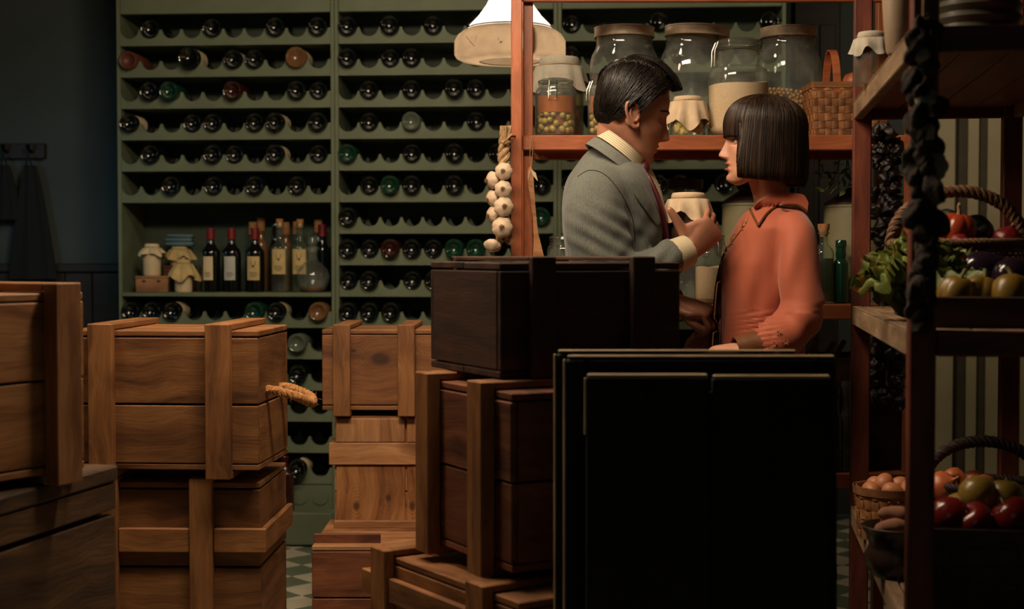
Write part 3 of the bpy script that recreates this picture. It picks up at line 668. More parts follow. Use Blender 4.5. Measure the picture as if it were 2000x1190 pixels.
# ---- right stack
th = R(25.5); N1 = Vector((-.0226, 2.75, .933))
crate('dark brown crate on top of the tall stack in front of the man', N1, th, .405, .353, .224, MWD, MWD, straps=(.086, .31), sw=.052, st=.018, foot=0, top=.012, splits=(), group='crates of the tall stack in front of the man')
th = R(-61.4); dn = Vector((math.cos(th), math.sin(th), 0)); N2 = Vector((-.001, 2.66, .577))
crate('brown crate with two thick battens, second in the tall stack in front of the man', N2 - dn * .40, th, .40, .46, .336, MWR, MW, straps=(.068, .305), sw=.060, st=.030, foot=.018, top=.018, splits=(.50,), group='crates of the tall stack in front of the man')
th = R(-56.7); dn = Vector((math.cos(th), math.sin(th), 0)); P0 = Vector((-.301, 3.054, 0))
crate('dim crate at the foot of the tall stack, at the bottom edge of the photo', P0, th, .57, .42, .541, MW, MW, straps=(.072, .455), sw=.064, st=.024, foot=0, top=.017, splits=(.36, .70), group='crates of the tall stack in front of the man', band=((.475, .05),))
# ---- leaning black boards at the front
MEDGE = wood('lit_raw_edge_wood', (140, 118, 90), (180, 154, 118), (206, 180, 142), knots=False, rough=.6)  # pale raw wood; the light on the panel rims is put into its colour
def lean_board(label, px0, px1, py, Y, t, zb=0, frame=.03, tilt=2.5, extra=None):
    x0, x1 = X(px0, Y), X(px1, Y); zt = Z(py, Y); w = x1 - x0
    o = empty('black_panel', (x0, Y, 0), 0, label, 'panel', 'black boards leaning at the front')
    o.rotation_euler = (R(-tilt), 0, 0); o.location.y = Y - math.sin(R(tilt)) * zt; o.location.z = .002 + t * math.sin(R(tilt))
    fr = .036; ft = t * .5
    for a, b_ in ((0, fr), (w - fr, w)): vboard('stile', MBLK, o, (a + b_) / 2, ft, 0, zt, fr, t, b=.005)
    hboard('top_rail', MBLK, o, w / 2, ft, zt - fr / 2, w - 2 * fr - .001, fr, t, b=.005)
    hboard('bottom_rail', MBLK, o, w / 2, ft, fr / 2, w - 2 * fr - .001, fr, t, b=.005)
    n = 4; pw = (w - 2 * fr) / n
    board('edge_strip', MEDGE, o, w - .006, t * .8, .0055, (w / 2, ft, zt + .003), b=.0025)  # strips added to make the top and left rims look lit
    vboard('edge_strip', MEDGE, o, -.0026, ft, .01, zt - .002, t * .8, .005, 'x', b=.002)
    for k in range(n): vboard('panel_board', MBLK, o, fr + pw * (k + .5), ft + t * .12, fr + .001, zt - fr - .001, pw - .002, t * .5)
    return o
lean_board('rearmost black board of the leaning set, showing only its top and left rim', 1087, 1560, 691, 2.60, .016)
lean_board('wide black framed board leaning behind the notched front one', 1106, 1636, 702, 2.53, .020)
Yb = 2.46; o = empty('black_panel', (0, Yb, 0), 0, 'front black board of the leaning set, its top split by a notch', 'panel', 'black boards leaning at the front')
zt = Z(738, Yb)
for a, b_, dz in ((1146, 1262, 0), (1262, 1386, .0), (1393, 1505, -.003), (1505, 1626, -.001)):
    vboard('panel_board', MBLK, o, (X(a, Yb) + X(b_, Yb)) / 2, .010, .002, zt + dz, X(b_, Yb) - X(a, Yb) - .0006, .016, b=.0008)
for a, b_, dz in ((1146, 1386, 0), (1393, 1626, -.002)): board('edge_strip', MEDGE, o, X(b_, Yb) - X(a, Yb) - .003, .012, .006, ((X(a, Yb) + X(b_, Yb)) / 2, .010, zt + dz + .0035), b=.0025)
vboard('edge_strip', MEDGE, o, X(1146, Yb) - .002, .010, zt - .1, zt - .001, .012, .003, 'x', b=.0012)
vboard('filler_strip', MBLK, o, (X(1386, Yb) + X(1393, Yb)) / 2, .012, .002, zt - .026, X(1393, Yb) - X(1386, Yb) - .0004, .012, b=.0005)
for z in (.2, .80): hboard('back_batten', MBLK, o, X(1386, Yb), .026, z, X(1610, Yb) - X(1160, Yb), .05, .014)
# ================================================================ back shelf unit
YS = 4.2; DS = .42
zT, zM, zL, zU = Z(264, YS), Z(595, YS), Z(925, YS), Z(3, YS) + .044
so = empty('back_shelf', (0, 0, 0), 0, 'orange-stained open shelf unit full of glass jars behind the couple', 'shelf unit')
xa, xb = X(1020, YS), X(1800, YS)
vboard('front_post', MSH, so, X(1009, YS), YS - .006, 0, 2.5, .033, .045, b=.003)
vboard('inner_post', MSH, so, X(1031, YS) + .001, YS + .045, 0, 2.5, .029, .04, b=.003)
vboard('rear_post', MSH, so, X(1031, YS) + .001, YS + DS - .02, 0, 2.5, .029, .04, b=.003)
vboard('right_post', MSH, so, xb - .02, YS + .045, 0, 2.5, .035, .04, b=.003)
vboard('right_rear_post', MSH, so, xb - .02, YS + DS - .02, 0, 2.5, .035, .04, b=.003)
for z in (zL, zM, zT, zU):
    hboard('front_rail', MSH, so, (xa + xb) / 2, YS + .010, z - .022, xb - xa, .044, .024, b=.003)
    if z == zU: continue
    hboard('rear_rail', MSH, so, (xa + xb) / 2, YS + DS + .008, z - .022, xb - xa, .044, .02, b=.003)
    n = 3; d0 = YS + .024; dd_ = (DS - .03) / n
    for k in range(n): board('shelf_board', MSH, so, xb - xa - .08, dd_ - .002, .016, ((xa + xb) / 2, d0 + dd_ * (k + .5), z - .0085))
# ---- garlic braid on the post
MGAR = simple('garlic_skin', (200, 174, 148), rough=.55, var=.12, scale=40, bump=.15)
MGARB = simple('garlic_root', (120, 88, 52), rough=.95, var=.3, scale=200)
MHUSK = simple('dry_husk', (168, 134, 96), rough=.9, var=.3, scale=70, bump=.5)
def garlic_mesh():
    n = 40; rr = []
    for i in range(17):
        t = i / 16; z = -.78 + 1.62 * t
        r = math.sin(math.pi * min(1, (t * 1.18))) ** .7 if t < .78 else None
        if t < .74: r = max(.02, math.sin(math.pi * (t / .98)) ** .62)
        else: r = .70 * (1 - (t - .74) / .26) ** 1.4 + .12
        rr.append([(r * (1 + .13 * abs(math.cos(3.5 * a)) ** .6 * math.sin(math.pi * t)) * math.cos(a) * .93, r * (1 + .13 * abs(math.cos(3.5 * a)) ** .6 * math.sin(math.pi * t)) * math.sin(a) * .93, z) for a in [2 * math.pi * k / n for k in range(n)]])
    return rings_mesh(rr)
GAR = G().add(garlic_mesh()).mesh('garlic_bulb', MGAR, 60)
def roots_g():
    g = G()
    for k in range(34):
        a = random.uniform(0, 6.28); q = random.uniform(0, .26)
        p = Vector((q * math.cos(a), q * math.sin(a), -.76)); g.add(tube([p, p + Vector((random.uniform(-.1, .1), random.uniform(-.1, .1), -.12)), p + Vector((random.uniform(-.15, .15), random.uniform(-.15, .15), -.17))], .022, 4))
    return g
GROOT = roots_g().mesh('root', MGARB)
gb = empty('garlic_braid', at(985, 250, 4.13), 0, 'braid of pale garlic bulbs hanging on the left side of the orange post', 'garlic')
base = Vector(gb.location)
bulbs = [(999, 351 - 14, 18, .02, (80, -15)), (962, 352, 17, .0, (95, 60)), (983, 371, 17, -.03, (85, 5)), (962, 388, 16, .0, (100, 55)), (984, 405, 19, -.035, (84, -5)), (963, 420, 16, .0, (96, 50)), (981, 445, 20, -.035, (86, 4)), (984, 336, 17, -.025, (86, 8)), (962, 480, 17, -.01, (150, 20))]
for k, (px, py, rp, dy, (rx, rz)) in enumerate(bulbs[1:]):
    rx -= 180
    p = at(px, py, 4.13) - base + Vector((0, dy, 0)); r = rp * 4.13 / F
    b = link('garlic_bulb', GAR, gb, p, (R(rx), 0, R(-rz))); b.scale = (r, r, r)
    rt = link('roots', GROOT, b)
g = G()
for s in range(3):
    pts = []
    for i in range(15):
        t = i / 14; y_ = 255 + 90 * t; pts.append(at(986 + 7 * math.sin(t * 11 + s * 2.1) - 3 * t, y_, 4.13 + .008 * math.cos(t * 11 + s * 2.1)) - base)
    g.add(tube(pts, [.006, .009, .007], 8, 2))
for s in range(9):
    a = at(978 + s * 2.5, 246, 4.12 + random.uniform(-.01, .01)) - base; b = at(986 + (s - 4) * 1.2, 278, 4.12) - base; g.add(tube([a, (a + b) / 2 + Vector((0, -.003, 0)), b], [.0032, .003, .0026], 6, 2))
g.build('braided_stalk', MHUSK, gb)
G().add(tube([at(990, 268, 4.12) - base, at(1006, 266, 4.172) - base], .0025, 6)).build('nail', MIRON, gb)
g = G().add(tube([at(983, 277, 4.1) - base, at(990, 272, 4.1) - base, at(1000, 262, 4.12) - base], .003, 6, 3)).add(tube([at(980, 276, 4.12) - base, at(988, 280, 4.105) - base, at(996, 277, 4.12) - base], .004, 6, 3)); g.build('tie', MHUSK, gb)
g = G()
for k in range(7):
    p = at(985 + random.uniform(-12, 8), 462 + random.uniform(-8, 12), 4.12) - base; g.add(sphere(.013, 10, 6), T(p.x, p.y, p.z, rx=k, ry=k * 2, s=(1, .35, 1.6)))
g.build('dry_leaves', MHUSK, gb)
# ---- wooden spatula hanging from the rail
p0 = at(1036, 285, YS - .02); sp = empty('wooden_spatula', p0, 0, 'long pale wooden spatula hanging by a string from the orange shelf rail', 'spatula')
out = []
for py, a, b_ in ((326, 1034, 1037), (334, 1031, 1040), (346, 1030.5, 1042), (364, 1032, 1043), (390, 1036, 1044.5), (430, 1041, 1048), (455, 1042, 1051), (475, 1042, 1056), (500, 1041, 1062), (530, 1042, 1066), (536, 1050, 1060)):
    l = at(a, py, YS - .02) - p0; r_ = at(b_, py, YS - .02) - p0
    out.append([(l.x, -.004, l.z), (r_.x, -.004, r_.z), (r_.x, .004, r_.z), (l.x, .004, l.z)])
G().add(rings_mesh(out)).build('blade', MWL, sp)
q1 = at(1037, 330, YS - .02) - p0; q0 = at(1038, 271, YS - .02) - p0
G().add(tube([q0 + Vector((-.001, .0, 0)), (q0 + q1) / 2 + Vector((-.0035, 0, 0)), q1], .0012, 6, 3)).add(tube([q0 + Vector((.001, 0, 0)), (q0 + q1) / 2 + Vector((.004, 0, 0)), q1], .0012, 6, 3)).add(tube([q0, q0 + Vector((0, .0, .008))], .0028, 6)).build('string', MTWINE, sp)
g = G()
for s in (-1, 1):
    t0 = q1 + Vector((0, -.006, 0)); v = [t0, t0 + Vector((.010 * s + .004, 0, -.012)), t0 + Vector((.014 * s + .006, 0, -.036)), t0 + Vector((.004 * s, 0, -.018))]
    g.add((v + [p + Vector((0, .0012, 0)) for p in v], [(0, 1, 2, 3), (7, 6, 5, 4), (0, 4, 5, 1), (1, 5, 6, 2), (2, 6, 7, 3), (3, 7, 4, 0)]))
g.build('ribbon', MCLOTH, sp)
# ================================================================ jars on the top shelf
def cliptop(name, px, Y, z, h, r, label, glassm=MGL, group=None, clip_a=-100, lid=True, mouth=.80, shf=.74, cl=1.0):
    o = empty(name, (X(px, Y), Y, z), 0, label, 'jar', group); m = r * mouth
    pr = [(0, .004), (r - .012, .001), (r - .003, .004), (r, .012), (r, h * shf), (r * .985, h * (shf + .05)), (r * .93, h * (shf + .09)), (m, h * (shf + .125)), (m, h - .030), (m + .003, h - .028), (m + .003, h - .024), (m, h - .022), (m, h - .019), (m + .004, h - .017), (m + .004, h - .014)]
    G().add(lathe(pr, 56)).build('glass_body', glassm, o)
    G().add(lathe([(0, h + .001), (m * .8, h), (m - .004, h - .002), (m + .004, h - .006), (m + .004, h - .012), (m * .86, h - .013), (m * .8, h - .006), (0, h - .005)], 48)).build('glass_lid', glassm, o)
    g = G()
    for zz in (h - .034, h - .009): g.add(tube([((m + .0035) * math.cos(a), (m + .0035) * math.sin(a), zz) for a in [2 * math.pi * k / 32 for k in range(33)]], .0012, 5))
    a = R(clip_a); ca, sa = math.cos(a), math.sin(a); w = .011 * cl
    def pt(rr, tt, zz): return (rr * ca - tt * sa, rr * sa + tt * ca, zz)
    rr = m + .004
    g.add(tube([pt(rr, -w, h - .009), pt(rr + .004, -w, h - .02), pt(rr + .010, -w * 1.1, h - .034), pt(rr + .012, -w * 1.1, h - .055 * cl - .01), pt(rr + .012, w * 1.1, h - .055 * cl - .01), pt(rr + .010, w * 1.1, h - .034), pt(rr + .004, w, h - .02), pt(rr, w, h - .009)], .0013, 5))
    g.add(tube([pt(rr, -w * .5, h - .034), pt(rr + .008, -w * .5, h - .03), pt(rr + .008, w * .5, h - .03), pt(rr, w * .5, h - .034)], .0013, 5))
    b2 = a + math.pi; ca, sa = math.cos(b2), math.sin(b2)
    g.add(tube([pt(rr, -w * .6, h - .009), pt(rr + .011, -w * .6, h - .012), pt(rr + .011, w * .6, h - .030), pt(rr, w * .6, h - .034)], .0013, 5))
    g.build('wire_clip', MWIRE, o); return o
def bigjar(px, Y, z, h, r, label, tilt=0, lidr=.83):
    o = empty('storage_jar', (X(px, Y), Y, z), 0, label, 'jar', 'big glass storage jars with tin lids'); nk = r * .80
    pr = [(0, .004), (r - .02, .001), (r - .006, .005), (r, .018), (r, h * .62), (r * .985, h * .69), (r * .93, h * .76), (r * .84, h * .815), (nk, h * .85), (nk, h * .93), (nk + .004, h * .945), (nk + .004, h * .965)]
    G().add(lathe(pr, 64)).build('glass_body', MGL, o); lr = r * lidr + .003
    G().add(lathe([(0, h + .001), (lr - .004, h), (lr + .0015, h + .0008), (lr + .0015, h - .003), (lr, h - .004), (lr, h - .026), (lr + .0015, h - .027), (lr + .001, h - .030), (lr - .002, h - .029), (lr - .002, h - .005), (0, h - .006)], 56)).build('tin_lid', MZINC, o, rot=(R(tilt) * .3, R(tilt), 0)); return o
G_OL = 'clip-top jars of olives'
oj1 = cliptop('olive_jar', 1085, 4.275, zT, .172, .0605, 'clip-top jar of green olives in amber brine, nearest the orange post', group=G_OL, clip_a=-100)
oj2 = cliptop('olive_jar', 1187, 4.268, zT, .172, .0605, 'clip-top jar of green olives half hidden behind the man\'s head', group=G_OL, clip_a=-165)
MBRINE = glass('amber_brine', (.86, .50, .22), (.70, .32, .12), .35, .03); MBRINE2 = glass('yellow_oil', (.90, .74, .36), (.72, .50, .18), .35, .03)
MBRN_ = simple('amber_olive_brine', (150, 80, 34), rough=.15, var=.15, scale=25, bump=0)
for k, (px, Y) in enumerate(((1085, 4.275), (1187, 4.268))):
    g = G().add(lathe([(0, .008), (.030, .008), (.036, .014), (.040, .060), (.0565, .070), (.0575, .118), (0, .1185)], 40)); tag(g.build('olive_brine', MBRN_, None, (X(px, Y), Y, zT)), ['amber brine filling the olive jar beside the orange post', 'amber brine filling the olive jar behind the man\'s head'][k], 'brine')
MOL = simple('green_olive_skin', (166, 140, 64), rough=.3, var=.2, scale=60, bump=.05)
OLV = G().add(sphere(1, 14, 10, 1, 1, 1.22)).mesh('olive', MOL, 80)
def pack(n, R_, z0, z1, r, front=True, tries=40000, seed=1, shell=True):
    rnd = random.Random(seed); P = []
    for _ in range(tries):
        if len(P) >= n: break
        a = rnd.uniform(math.pi, 2 * math.pi) if front else rnd.uniform(0, 2 * math.pi); q = R_ - r if shell else math.sqrt(rnd.random()) * (R_ - r)
        p = Vector((q * math.cos(a), q * math.sin(a), rnd.uniform(z0 + r, z1)))
        if all((p - o_).length > r * 1.78 for o_ in P): P.append(p)
    return P
for k, (px, Y) in enumerate(((1085, 4.275), (1187, 4.268))):
    for p in pack(70, .0560, .008, .068, .0098, seed=k + 3) + pack(14, .045, .066, .072, .0098, front=False, seed=k + 9, shell=False):
        b = link('olive', OLV, None, (X(px, Y) + p.x, Y + p.y, zT + p.z), (random.uniform(0, 3), random.uniform(0, 3), 0)); s = .0098 * random.uniform(.9, 1.04); b.scale = (s, s, s)
        tag(b, ['green olive in brine in the jar beside the orange post', 'green olive in brine in the jar behind the man\'s head'][k], 'olive', ['olives in the jar beside the post', 'olives in the jar behind the man'][k])
# cloth-topped tall jar behind
Yq = 4.445
covered_jar('covered_jar', X(1092, Yq), Yq, zT, .255, .075, MGL, MCLOTHG, 'tall jar of yellow preserves tied with grey cloth, behind the olive jar by the post', 'cloth-tied preserve jars', 1.35, drop=.45)
G().add(lathe([(0, .006), (.062, .006), (.070, .012), (.070, .17), (0, .171)], 40)).build('preserve_oil', MBRINE2, None, (X(1092, Yq), Yq, zT)); tag(bpy.data.objects['preserve_oil'], 'yellow oil inside the tall cloth-topped jar by the post', 'oil')
MPEP = simple('pickled_pepper_flesh', (186, 160, 76), rough=.35, var=.2, scale=30); MPEPR = simple('dried_red_brown_preserve', (150, 84, 44), rough=.5, var=.3, scale=40)
def strips(n, R_, z0, z1, seed, ln, rd):
    rnd = random.Random(seed); g = G()
    for _ in range(n):
        a = rnd.uniform(math.pi, 2 * math.pi); q = rnd.uniform(R_ * .7, R_); z = rnd.uniform(z0, z1); p = Vector((q * math.cos(a), q * math.sin(a), z)); t = Vector((-math.sin(a), math.cos(a), rnd.uniform(-2.5, 2.5))).normalized() * ln * rnd.uniform(.6, 1)
        m_ = p * 1.0; e1 = p - t; e2 = p + t
        for e in (e1, e2):
            d = math.hypot(e.x, e.y)
            if d > R_: e.x *= R_ / d; e.y *= R_ / d
            e.z = min(max(e.z, z0), z1)
        g.add(tube([e1, m_, e2], [rd * .25, rd, rd * .9, rd * .3], 8, 3))
    return g
tag(strips(60, .060, .02, .10, 5, .03, .008).build('preserved_peppers', MPEPR, None, (X(1092, Yq), Yq, zT)), 'red-brown peppers packed in the tall jar behind the olives', 'peppers', kind='stuff')
Yq = 4.285
covered_jar('covered_jar', X(1342, Yq), Yq, zT, .118, .051, MGL, MCLOTH, 'small squat jar of pale yellow peppers tied with cream cloth, beside the rice jar', 'cloth-tied preserve jars', 1.5, drop=.75)
tag(strips(70, .043, .012, .088, 8, .028, .0085).build('pickled_peppers', MPEP, None, (X(1342, Yq), Yq, zT)), 'pale yellow peppers packed in the squat cloth-topped jar', 'peppers', kind='stuff')
bigjar(1218, 4.47, zT, .352, .108, 'big tin-lidded jar holding coffee beans, above and behind the man\'s head')
bigjar(1350, 4.485, zT, .356, .101, 'empty big jar with a crooked tin lid, between the man\'s hair and the rice jar', tilt=2.5, lidr=.96)
bigjar(1537, 4.492, zT, .354, .101, 'big tin-lidded jar of chickpeas, above the woman\'s hair')
cliptop('rice_jar', 1440, 4.30, zT, .292, .090, 'large clip-top jar full of white rice on the top shelf', clip_a=-172, mouth=.70, shf=.60, cl=1.3, group='clip-top rice jars')
def rice_mesh(R_, hf, hb, n=72, lvl=26, seed=0):
    rr = []
    for i in range(lvl + 1):
        t = i / lvl; rg = []
        for k in range(n):
            a = 2 * math.pi * k / n; topz = hf + (hb - hf) * (.5 + .5 * math.cos(a - .6)) + .004 * math.sin(2 * a + seed)
            z = .004 + (topz - .004) * t; q = R_ * (1 if t > .1 else (.80 + .2 * (t / .1) ** .5)); rg.append((q * math.cos(a), q * math.sin(a), z))
        rr.append(rg)
    return rings_mesh(rr)
def grain_mat(name, c1, c2, sc):
    m, nt, b = nodes(name); L = nt.links.new; tc = N(nt, 'ShaderNodeTexCoord'); vo = N(nt, 'ShaderNodeTexVoronoi', Scale=sc); L(tc.outputs['Object'], vo.inputs['Vector'])
    r = ramp(nt, [(0, lin(c1)), (.6, lin(c2))]); L(vo.outputs['Distance'], r.inputs[0]); L(r.outputs[0], b.inputs['Base Color']); b.inputs['Roughness'].default_value = .75
    bp = N(nt, 'ShaderNodeBump', Strength=.6, Distance=.0012); bp.invert = True; L(vo.outputs['Distance'], bp.inputs['Height']); L(bp.outputs[0], b.inputs['Normal']); return m
MRICE = grain_mat('rice_grains', (238, 206, 172), (200, 164, 128), 620)
tag(G().add(rice_mesh(.0875, .148, .166)).build('rice', MRICE, None, (X(1440, 4.3), 4.3, zT + .004), smooth=30), 'white rice filling more than half of the large clip-top jar', 'rice', kind='stuff')
def peas(name, mat, R_, ztop, r, label, px, Y, seed, cat, flat=(1, 1, 1), core=True, rise=0):
    rnd = random.Random(seed); g = G(); bm = bmesh.new(); bmesh.ops.create_icosphere(bm, subdivisions=1, radius=1); bm.verts.index_update()
    ico = ([tuple(v.co) for v in bm.verts], [tuple(v.index for v in f.verts) for f in bm.faces]); bm.free(); cell = {}
    def ok(p):
        c = tuple(int(math.floor(q / (2 * r))) for q in p)
        for i in (-1, 0, 1):
            for j in (-1, 0, 1):
                for k in (-1, 0, 1):
                    for o_ in cell.get((c[0] + i, c[1] + j, c[2] + k), ()):
                        if (p - o_).length < 1.75 * r: return False
        cell.setdefault(c, []).append(p); return True
    for _ in range(26000):
        a = rnd.uniform(0, 2 * math.pi); top = rnd.random() < .3
        zt_ = ztop + rise * math.cos(a)
        q = math.sqrt(rnd.random()) * (R_ - r) if top else R_ - r
        z = zt_ + rnd.uniform(-r, r) if top else rnd.uniform(.006 + r, zt_)
        p = Vector((q * math.cos(a), q * math.sin(a), z))
        if ok(p): g.add(ico, T(p.x, p.y, p.z, rx=rnd.uniform(0, 6), ry=rnd.uniform(0, 6), s=(r * flat[0], r * flat[1], r * flat[2])))
    g.add(lathe([(0, .006), (R_ - 2 * r, .006), (R_ - 1.6 * r, ztop - abs(rise) - r), (0, ztop - abs(rise) - r)], 32))
    return tag(g.build(name, mat, None, (X(px, Y), Y, zT), smooth=80), label, cat, kind='stuff')
peas('chickpeas', simple('chickpea_skin', (196, 142, 78), rough=.55, var=.15, scale=50), .0985, .148, .0062, 'heap of dried chickpeas inside the tin-lidded jar above the woman', 1537, 4.492, 4, 'chickpeas', rise=-.012)
peas('coffee_beans', simple('coffee_bean_shell', (96, 56, 34), rough=.4, var=.25, scale=90), .1055, .208, .0052, 'dark coffee beans filling the tin-lidded jar behind the man', 1218, 4.47, 5, 'coffee beans', (.8, 1, 1.25), rise=.012)
# ---- woven splint basket
MSPL = wood('basket_splint_wood', (104, 62, 34), (150, 98, 58), (182, 128, 80), knots=False, gs=1.5, pvar=.3)
def splint_basket(label, loc, rz, w, d, h, mat, taper=.85, sw=.022, hoop=True, hoopx=None, group='splint baskets', round_=False):
    """rectangular (or round) basket plaited from broad splints; every weaver strip weaves over and under the uprights"""
    o = empty('splint_basket', loc, rz, label, 'basket', group)
    def edge(u, z):
        s = taper + (1 - taper) * z / h
        if round_:
            return Vector((w / 2 * s * math.cos(u * 2 * math.pi), d / 2 * s * math.sin(u * 2 * math.pi), z)), Vector((math.cos(u * 2 * math.pi), math.sin(u * 2 * math.pi), 0))
        P = 2 * (w + d); q = (u % 1) * P; c = .016
        if q < w: x, y, n = -w / 2 + q, -d / 2, Vector((0, -1, 0))
        elif q < w + d: x, y, n = w / 2, -d / 2 + q - w, Vector((1, 0, 0))
        elif q < 2 * w + d: x, y, n = w / 2 - (q - w - d), d / 2, Vector((0, 1, 0))
        else: x, y, n = -w / 2, d / 2 - (q - 2 * w - d), Vector((-1, 0, 0))
        x = max(-w / 2 + c * 0, min(w / 2, x)); return Vector((x * s, y * s, z)), n
    per = math.pi * (w + d) / 2 if round_ else 2 * (w + d)
    ns = max(8, int(round(per / sw / 2)) * 2); nr = max(3, int(h / sw)); hh = h / nr; am = .0022
    for r_ in range(nr):
        v = []; f = []; m = ns * 4
        for k in range(m):
            u = k / m; ph = (u * ns); amp = am * math.cos(math.pi * ph + math.pi * r_)
            for z, th_ in ((r_ * hh + .0008, 0), ((r_ + 1) * hh - .0008, 0)):
                p, n = edge(u, z); v.append(p + n * (amp + .0015)); v.append(p + n * (amp + .0002))
        for k in range(m):
            a = k * 4; b_ = ((k + 1) % m) * 4
            f += [(a, b_, b_ + 2, a + 2), (a + 1, a + 3, b_ + 3, b_ + 1), (a + 2, b_ + 2, b_ + 3, a + 3), (a, a + 1, b_ + 1, b_)]
        G().add((v, f)).build('weaver_strip', mat, o, smooth=50)
    for k in range(ns):
        u = k / ns; v = []; f = []; m = nr * 4
        for i in range(m + 1):
            z = h * i / m; amp = -am * math.cos(math.pi * k + math.pi * (i / 4 - .5) )
            for du in (-.40 / ns, .40 / ns):
                p, n = edge(u + du, z)
                if not round_:
                    pc, n2 = edge(u, z)
                    if n2 != n: p = pc
                v.append(p + n * (amp * .9 + .0012)); v.append(p + n * (amp * .9))
        for i in range(m): a = i * 4; b_ = a + 4; f += [(a, a + 2, b_ + 2, b_), (a + 1, b_ + 1, b_ + 3, a + 3)]
        G().add((v, f)).build('upright_strip', mat, o, smooth=50)
    for off, nm in ((.003, 'rim_hoop'), (-.004, 'inner_rim')):
        v = []; f = []; m = 96
        for k in range(m):
            for z in (h - .014, h + .003):
                p, n = edge(k / m, z); v.append(p + n * (off + .0022)); v.append(p + n * off)
        for k in range(m):
            a = k * 4; b_ = ((k + 1) % m) * 4; f += [(a, b_, b_ + 2, a + 2), (a + 1, a + 3, b_ + 3, b_ + 1), (a + 2, b_ + 2, b_ + 3, a + 3), (a, a + 1, b_ + 1, b_)]
        G().add((v, f)).build(nm, mat, o, smooth=50)
    s = taper; G().add(box(-w / 2 * s * (.7 if round_ else 1), w / 2 * s * (.7 if round_ else 1), -d / 2 * s * (.7 if round_ else 1), d / 2 * s * (.7 if round_ else 1), .001, .004)).build('base_weave', mat, o)
    if hoop:
        pts = []; hx = hoopx if hoopx is not None else (w if False else 0)
        for k in range(21):
            a = math.pi * k / 20; pts.append((hx, -(d / 2 + .001) * math.cos(a), h - .03 + (.03 if 0 else 0) + (hoop if hoop is not True else .12) * math.sin(a)))
        g = G(); rr = []
        for i, p in enumerate(pts):
            q = Vector(pts[min(i + 1, 20)]) - Vector(pts[max(i - 1, 0)]); t = q.normalized(); nrm = Vector((0, t.z, -t.y)) * -1
            wv = Vector((.011, 0, 0)); tk = nrm * .002; p = Vector(p); rr.append([p - wv - tk, p + wv - tk, p + wv + tk, p - wv + tk])
        g.add(rings_mesh(rr)).build('bent_handle', MSH, o, smooth=50)
    return o
Yk = 4.235; wb = .20
splint_basket('splint basket with a bent hoop handle on the top shelf, holding an onion', (X(1578, 4.22) + wb / 2 + .012, 4.30, zT), 0, wb, .155, .155, MSPL, taper=.92, sw=.021, hoop=.135, hoopx=-.03)
MONI = simple('brown_onion_skin', (192, 104, 62), rough=.35, var=.2, scale=25, bump=.1); MONR = simple('red_onion_skin', (120, 30, 34), rough=.3, var=.25, scale=22, bump=.1)
def onion_me(m, nm='onion'):
    n = 36; pr = [(0, -.92), (.12, -.93), (.5, -.82), (.86, -.45), (1, 0), (.93, .38), (.66, .68), (.32, .86), (.13, 1.0), (.08, 1.22), (.10, 1.42), (0, 1.45)]
    v, f = lathe([(r, z) for r, z in pr], n); v = [(x * (1 + .02 * math.sin(8 * math.atan2(y, x))), y * (1 + .02 * math.sin(8 * math.atan2(y, x))), z) for x, y, z in v]
    return G().add((v, f)).mesh(nm, m, 80)
ONB, ONR = onion_me(MONI), onion_me(MONR)
def put(name, me, p, s, rot, label, cat, group=None, parent=None):
    o = link(name, me, parent, p, rot); o.scale = s if isinstance(s, tuple) else (s, s, s); return tag(o, label, cat, group)
put('onion', ONB, (X(1664, 4.3), 4.30, zT + .163), .034, (R(-30), R(20), 0), 'brown onion in the hoop-handled basket on the top shelf', 'onion')
put('onion', ONB, (X(1700, 4.3), 4.32, zT + .158), .036, (R(-10), R(-60), 0), 'brown onion at the far right of the top-shelf basket, behind the cloth-topped jar', 'onion')
G().add(box(-.085, .085, -.06, .06, .005, .128)).build('onion_layer', MONI, None, (X(1578, 4.22) + wb / 2 + .012, 4.30, zT)); tag(bpy.data.objects['onion_layer'], 'layer of onions hidden below the rim of the top-shelf basket', 'onions', kind='stuff')
# ================================================================ middle shelf of the back unit
cliptop('rice_jar', 1388, 4.27, zM, .21, .047, 'small clip-top jar of rice on the lower shelf between the couple', clip_a=-60, mouth=.8, shf=.66, group='clip-top rice jars')
tag(G().add(rice_mesh(.0448, .104, .106, 48, 14)).build('rice', MRICE, None, (X(1388, 4.27), 4.27, zM + .004), smooth=30), 'rice in the small clip-top jar between the couple', 'rice', kind='stuff')
MLID = simple('dark_red_screw_lid', (48, 20, 18), rough=.4, var=.2)
o = empty('storage_jar', (X(1337, 4.44), 4.44, zM), 0, 'tall glass jar with a dark red lid, behind the jar in the man\'s hand', 'jar')
G().add(lathe([(0, .003), (.055, .002), (.064, .01), (.064, .29), (.058, .315), (.050, .325), (.050, .331), (.053, .333), (.050, .336), (.050, .342), (.053, .344), (.050, .347), (.050, .355)], 48)).build('glass_body', MGL, o)
G().add(lathe([(0, .382), (.052, .381), (.056, .377), (.056, .350), (.053, .350), (.053, .375), (0, .376)], 48)).build('screw_lid', MLID, o)
o = cliptop('clear_jar', 1102, 4.31, zM, .205, .052, 'empty ribbed-neck clear jar half hidden behind the man\'s back', clip_a=60)
MCAN = simple('olive_cream_enamel', (128, 122, 92), rough=.5, var=.1, scale=10); MCANL = simple('dark_canister_lid', (46, 28, 22), rough=.5, var=.2)
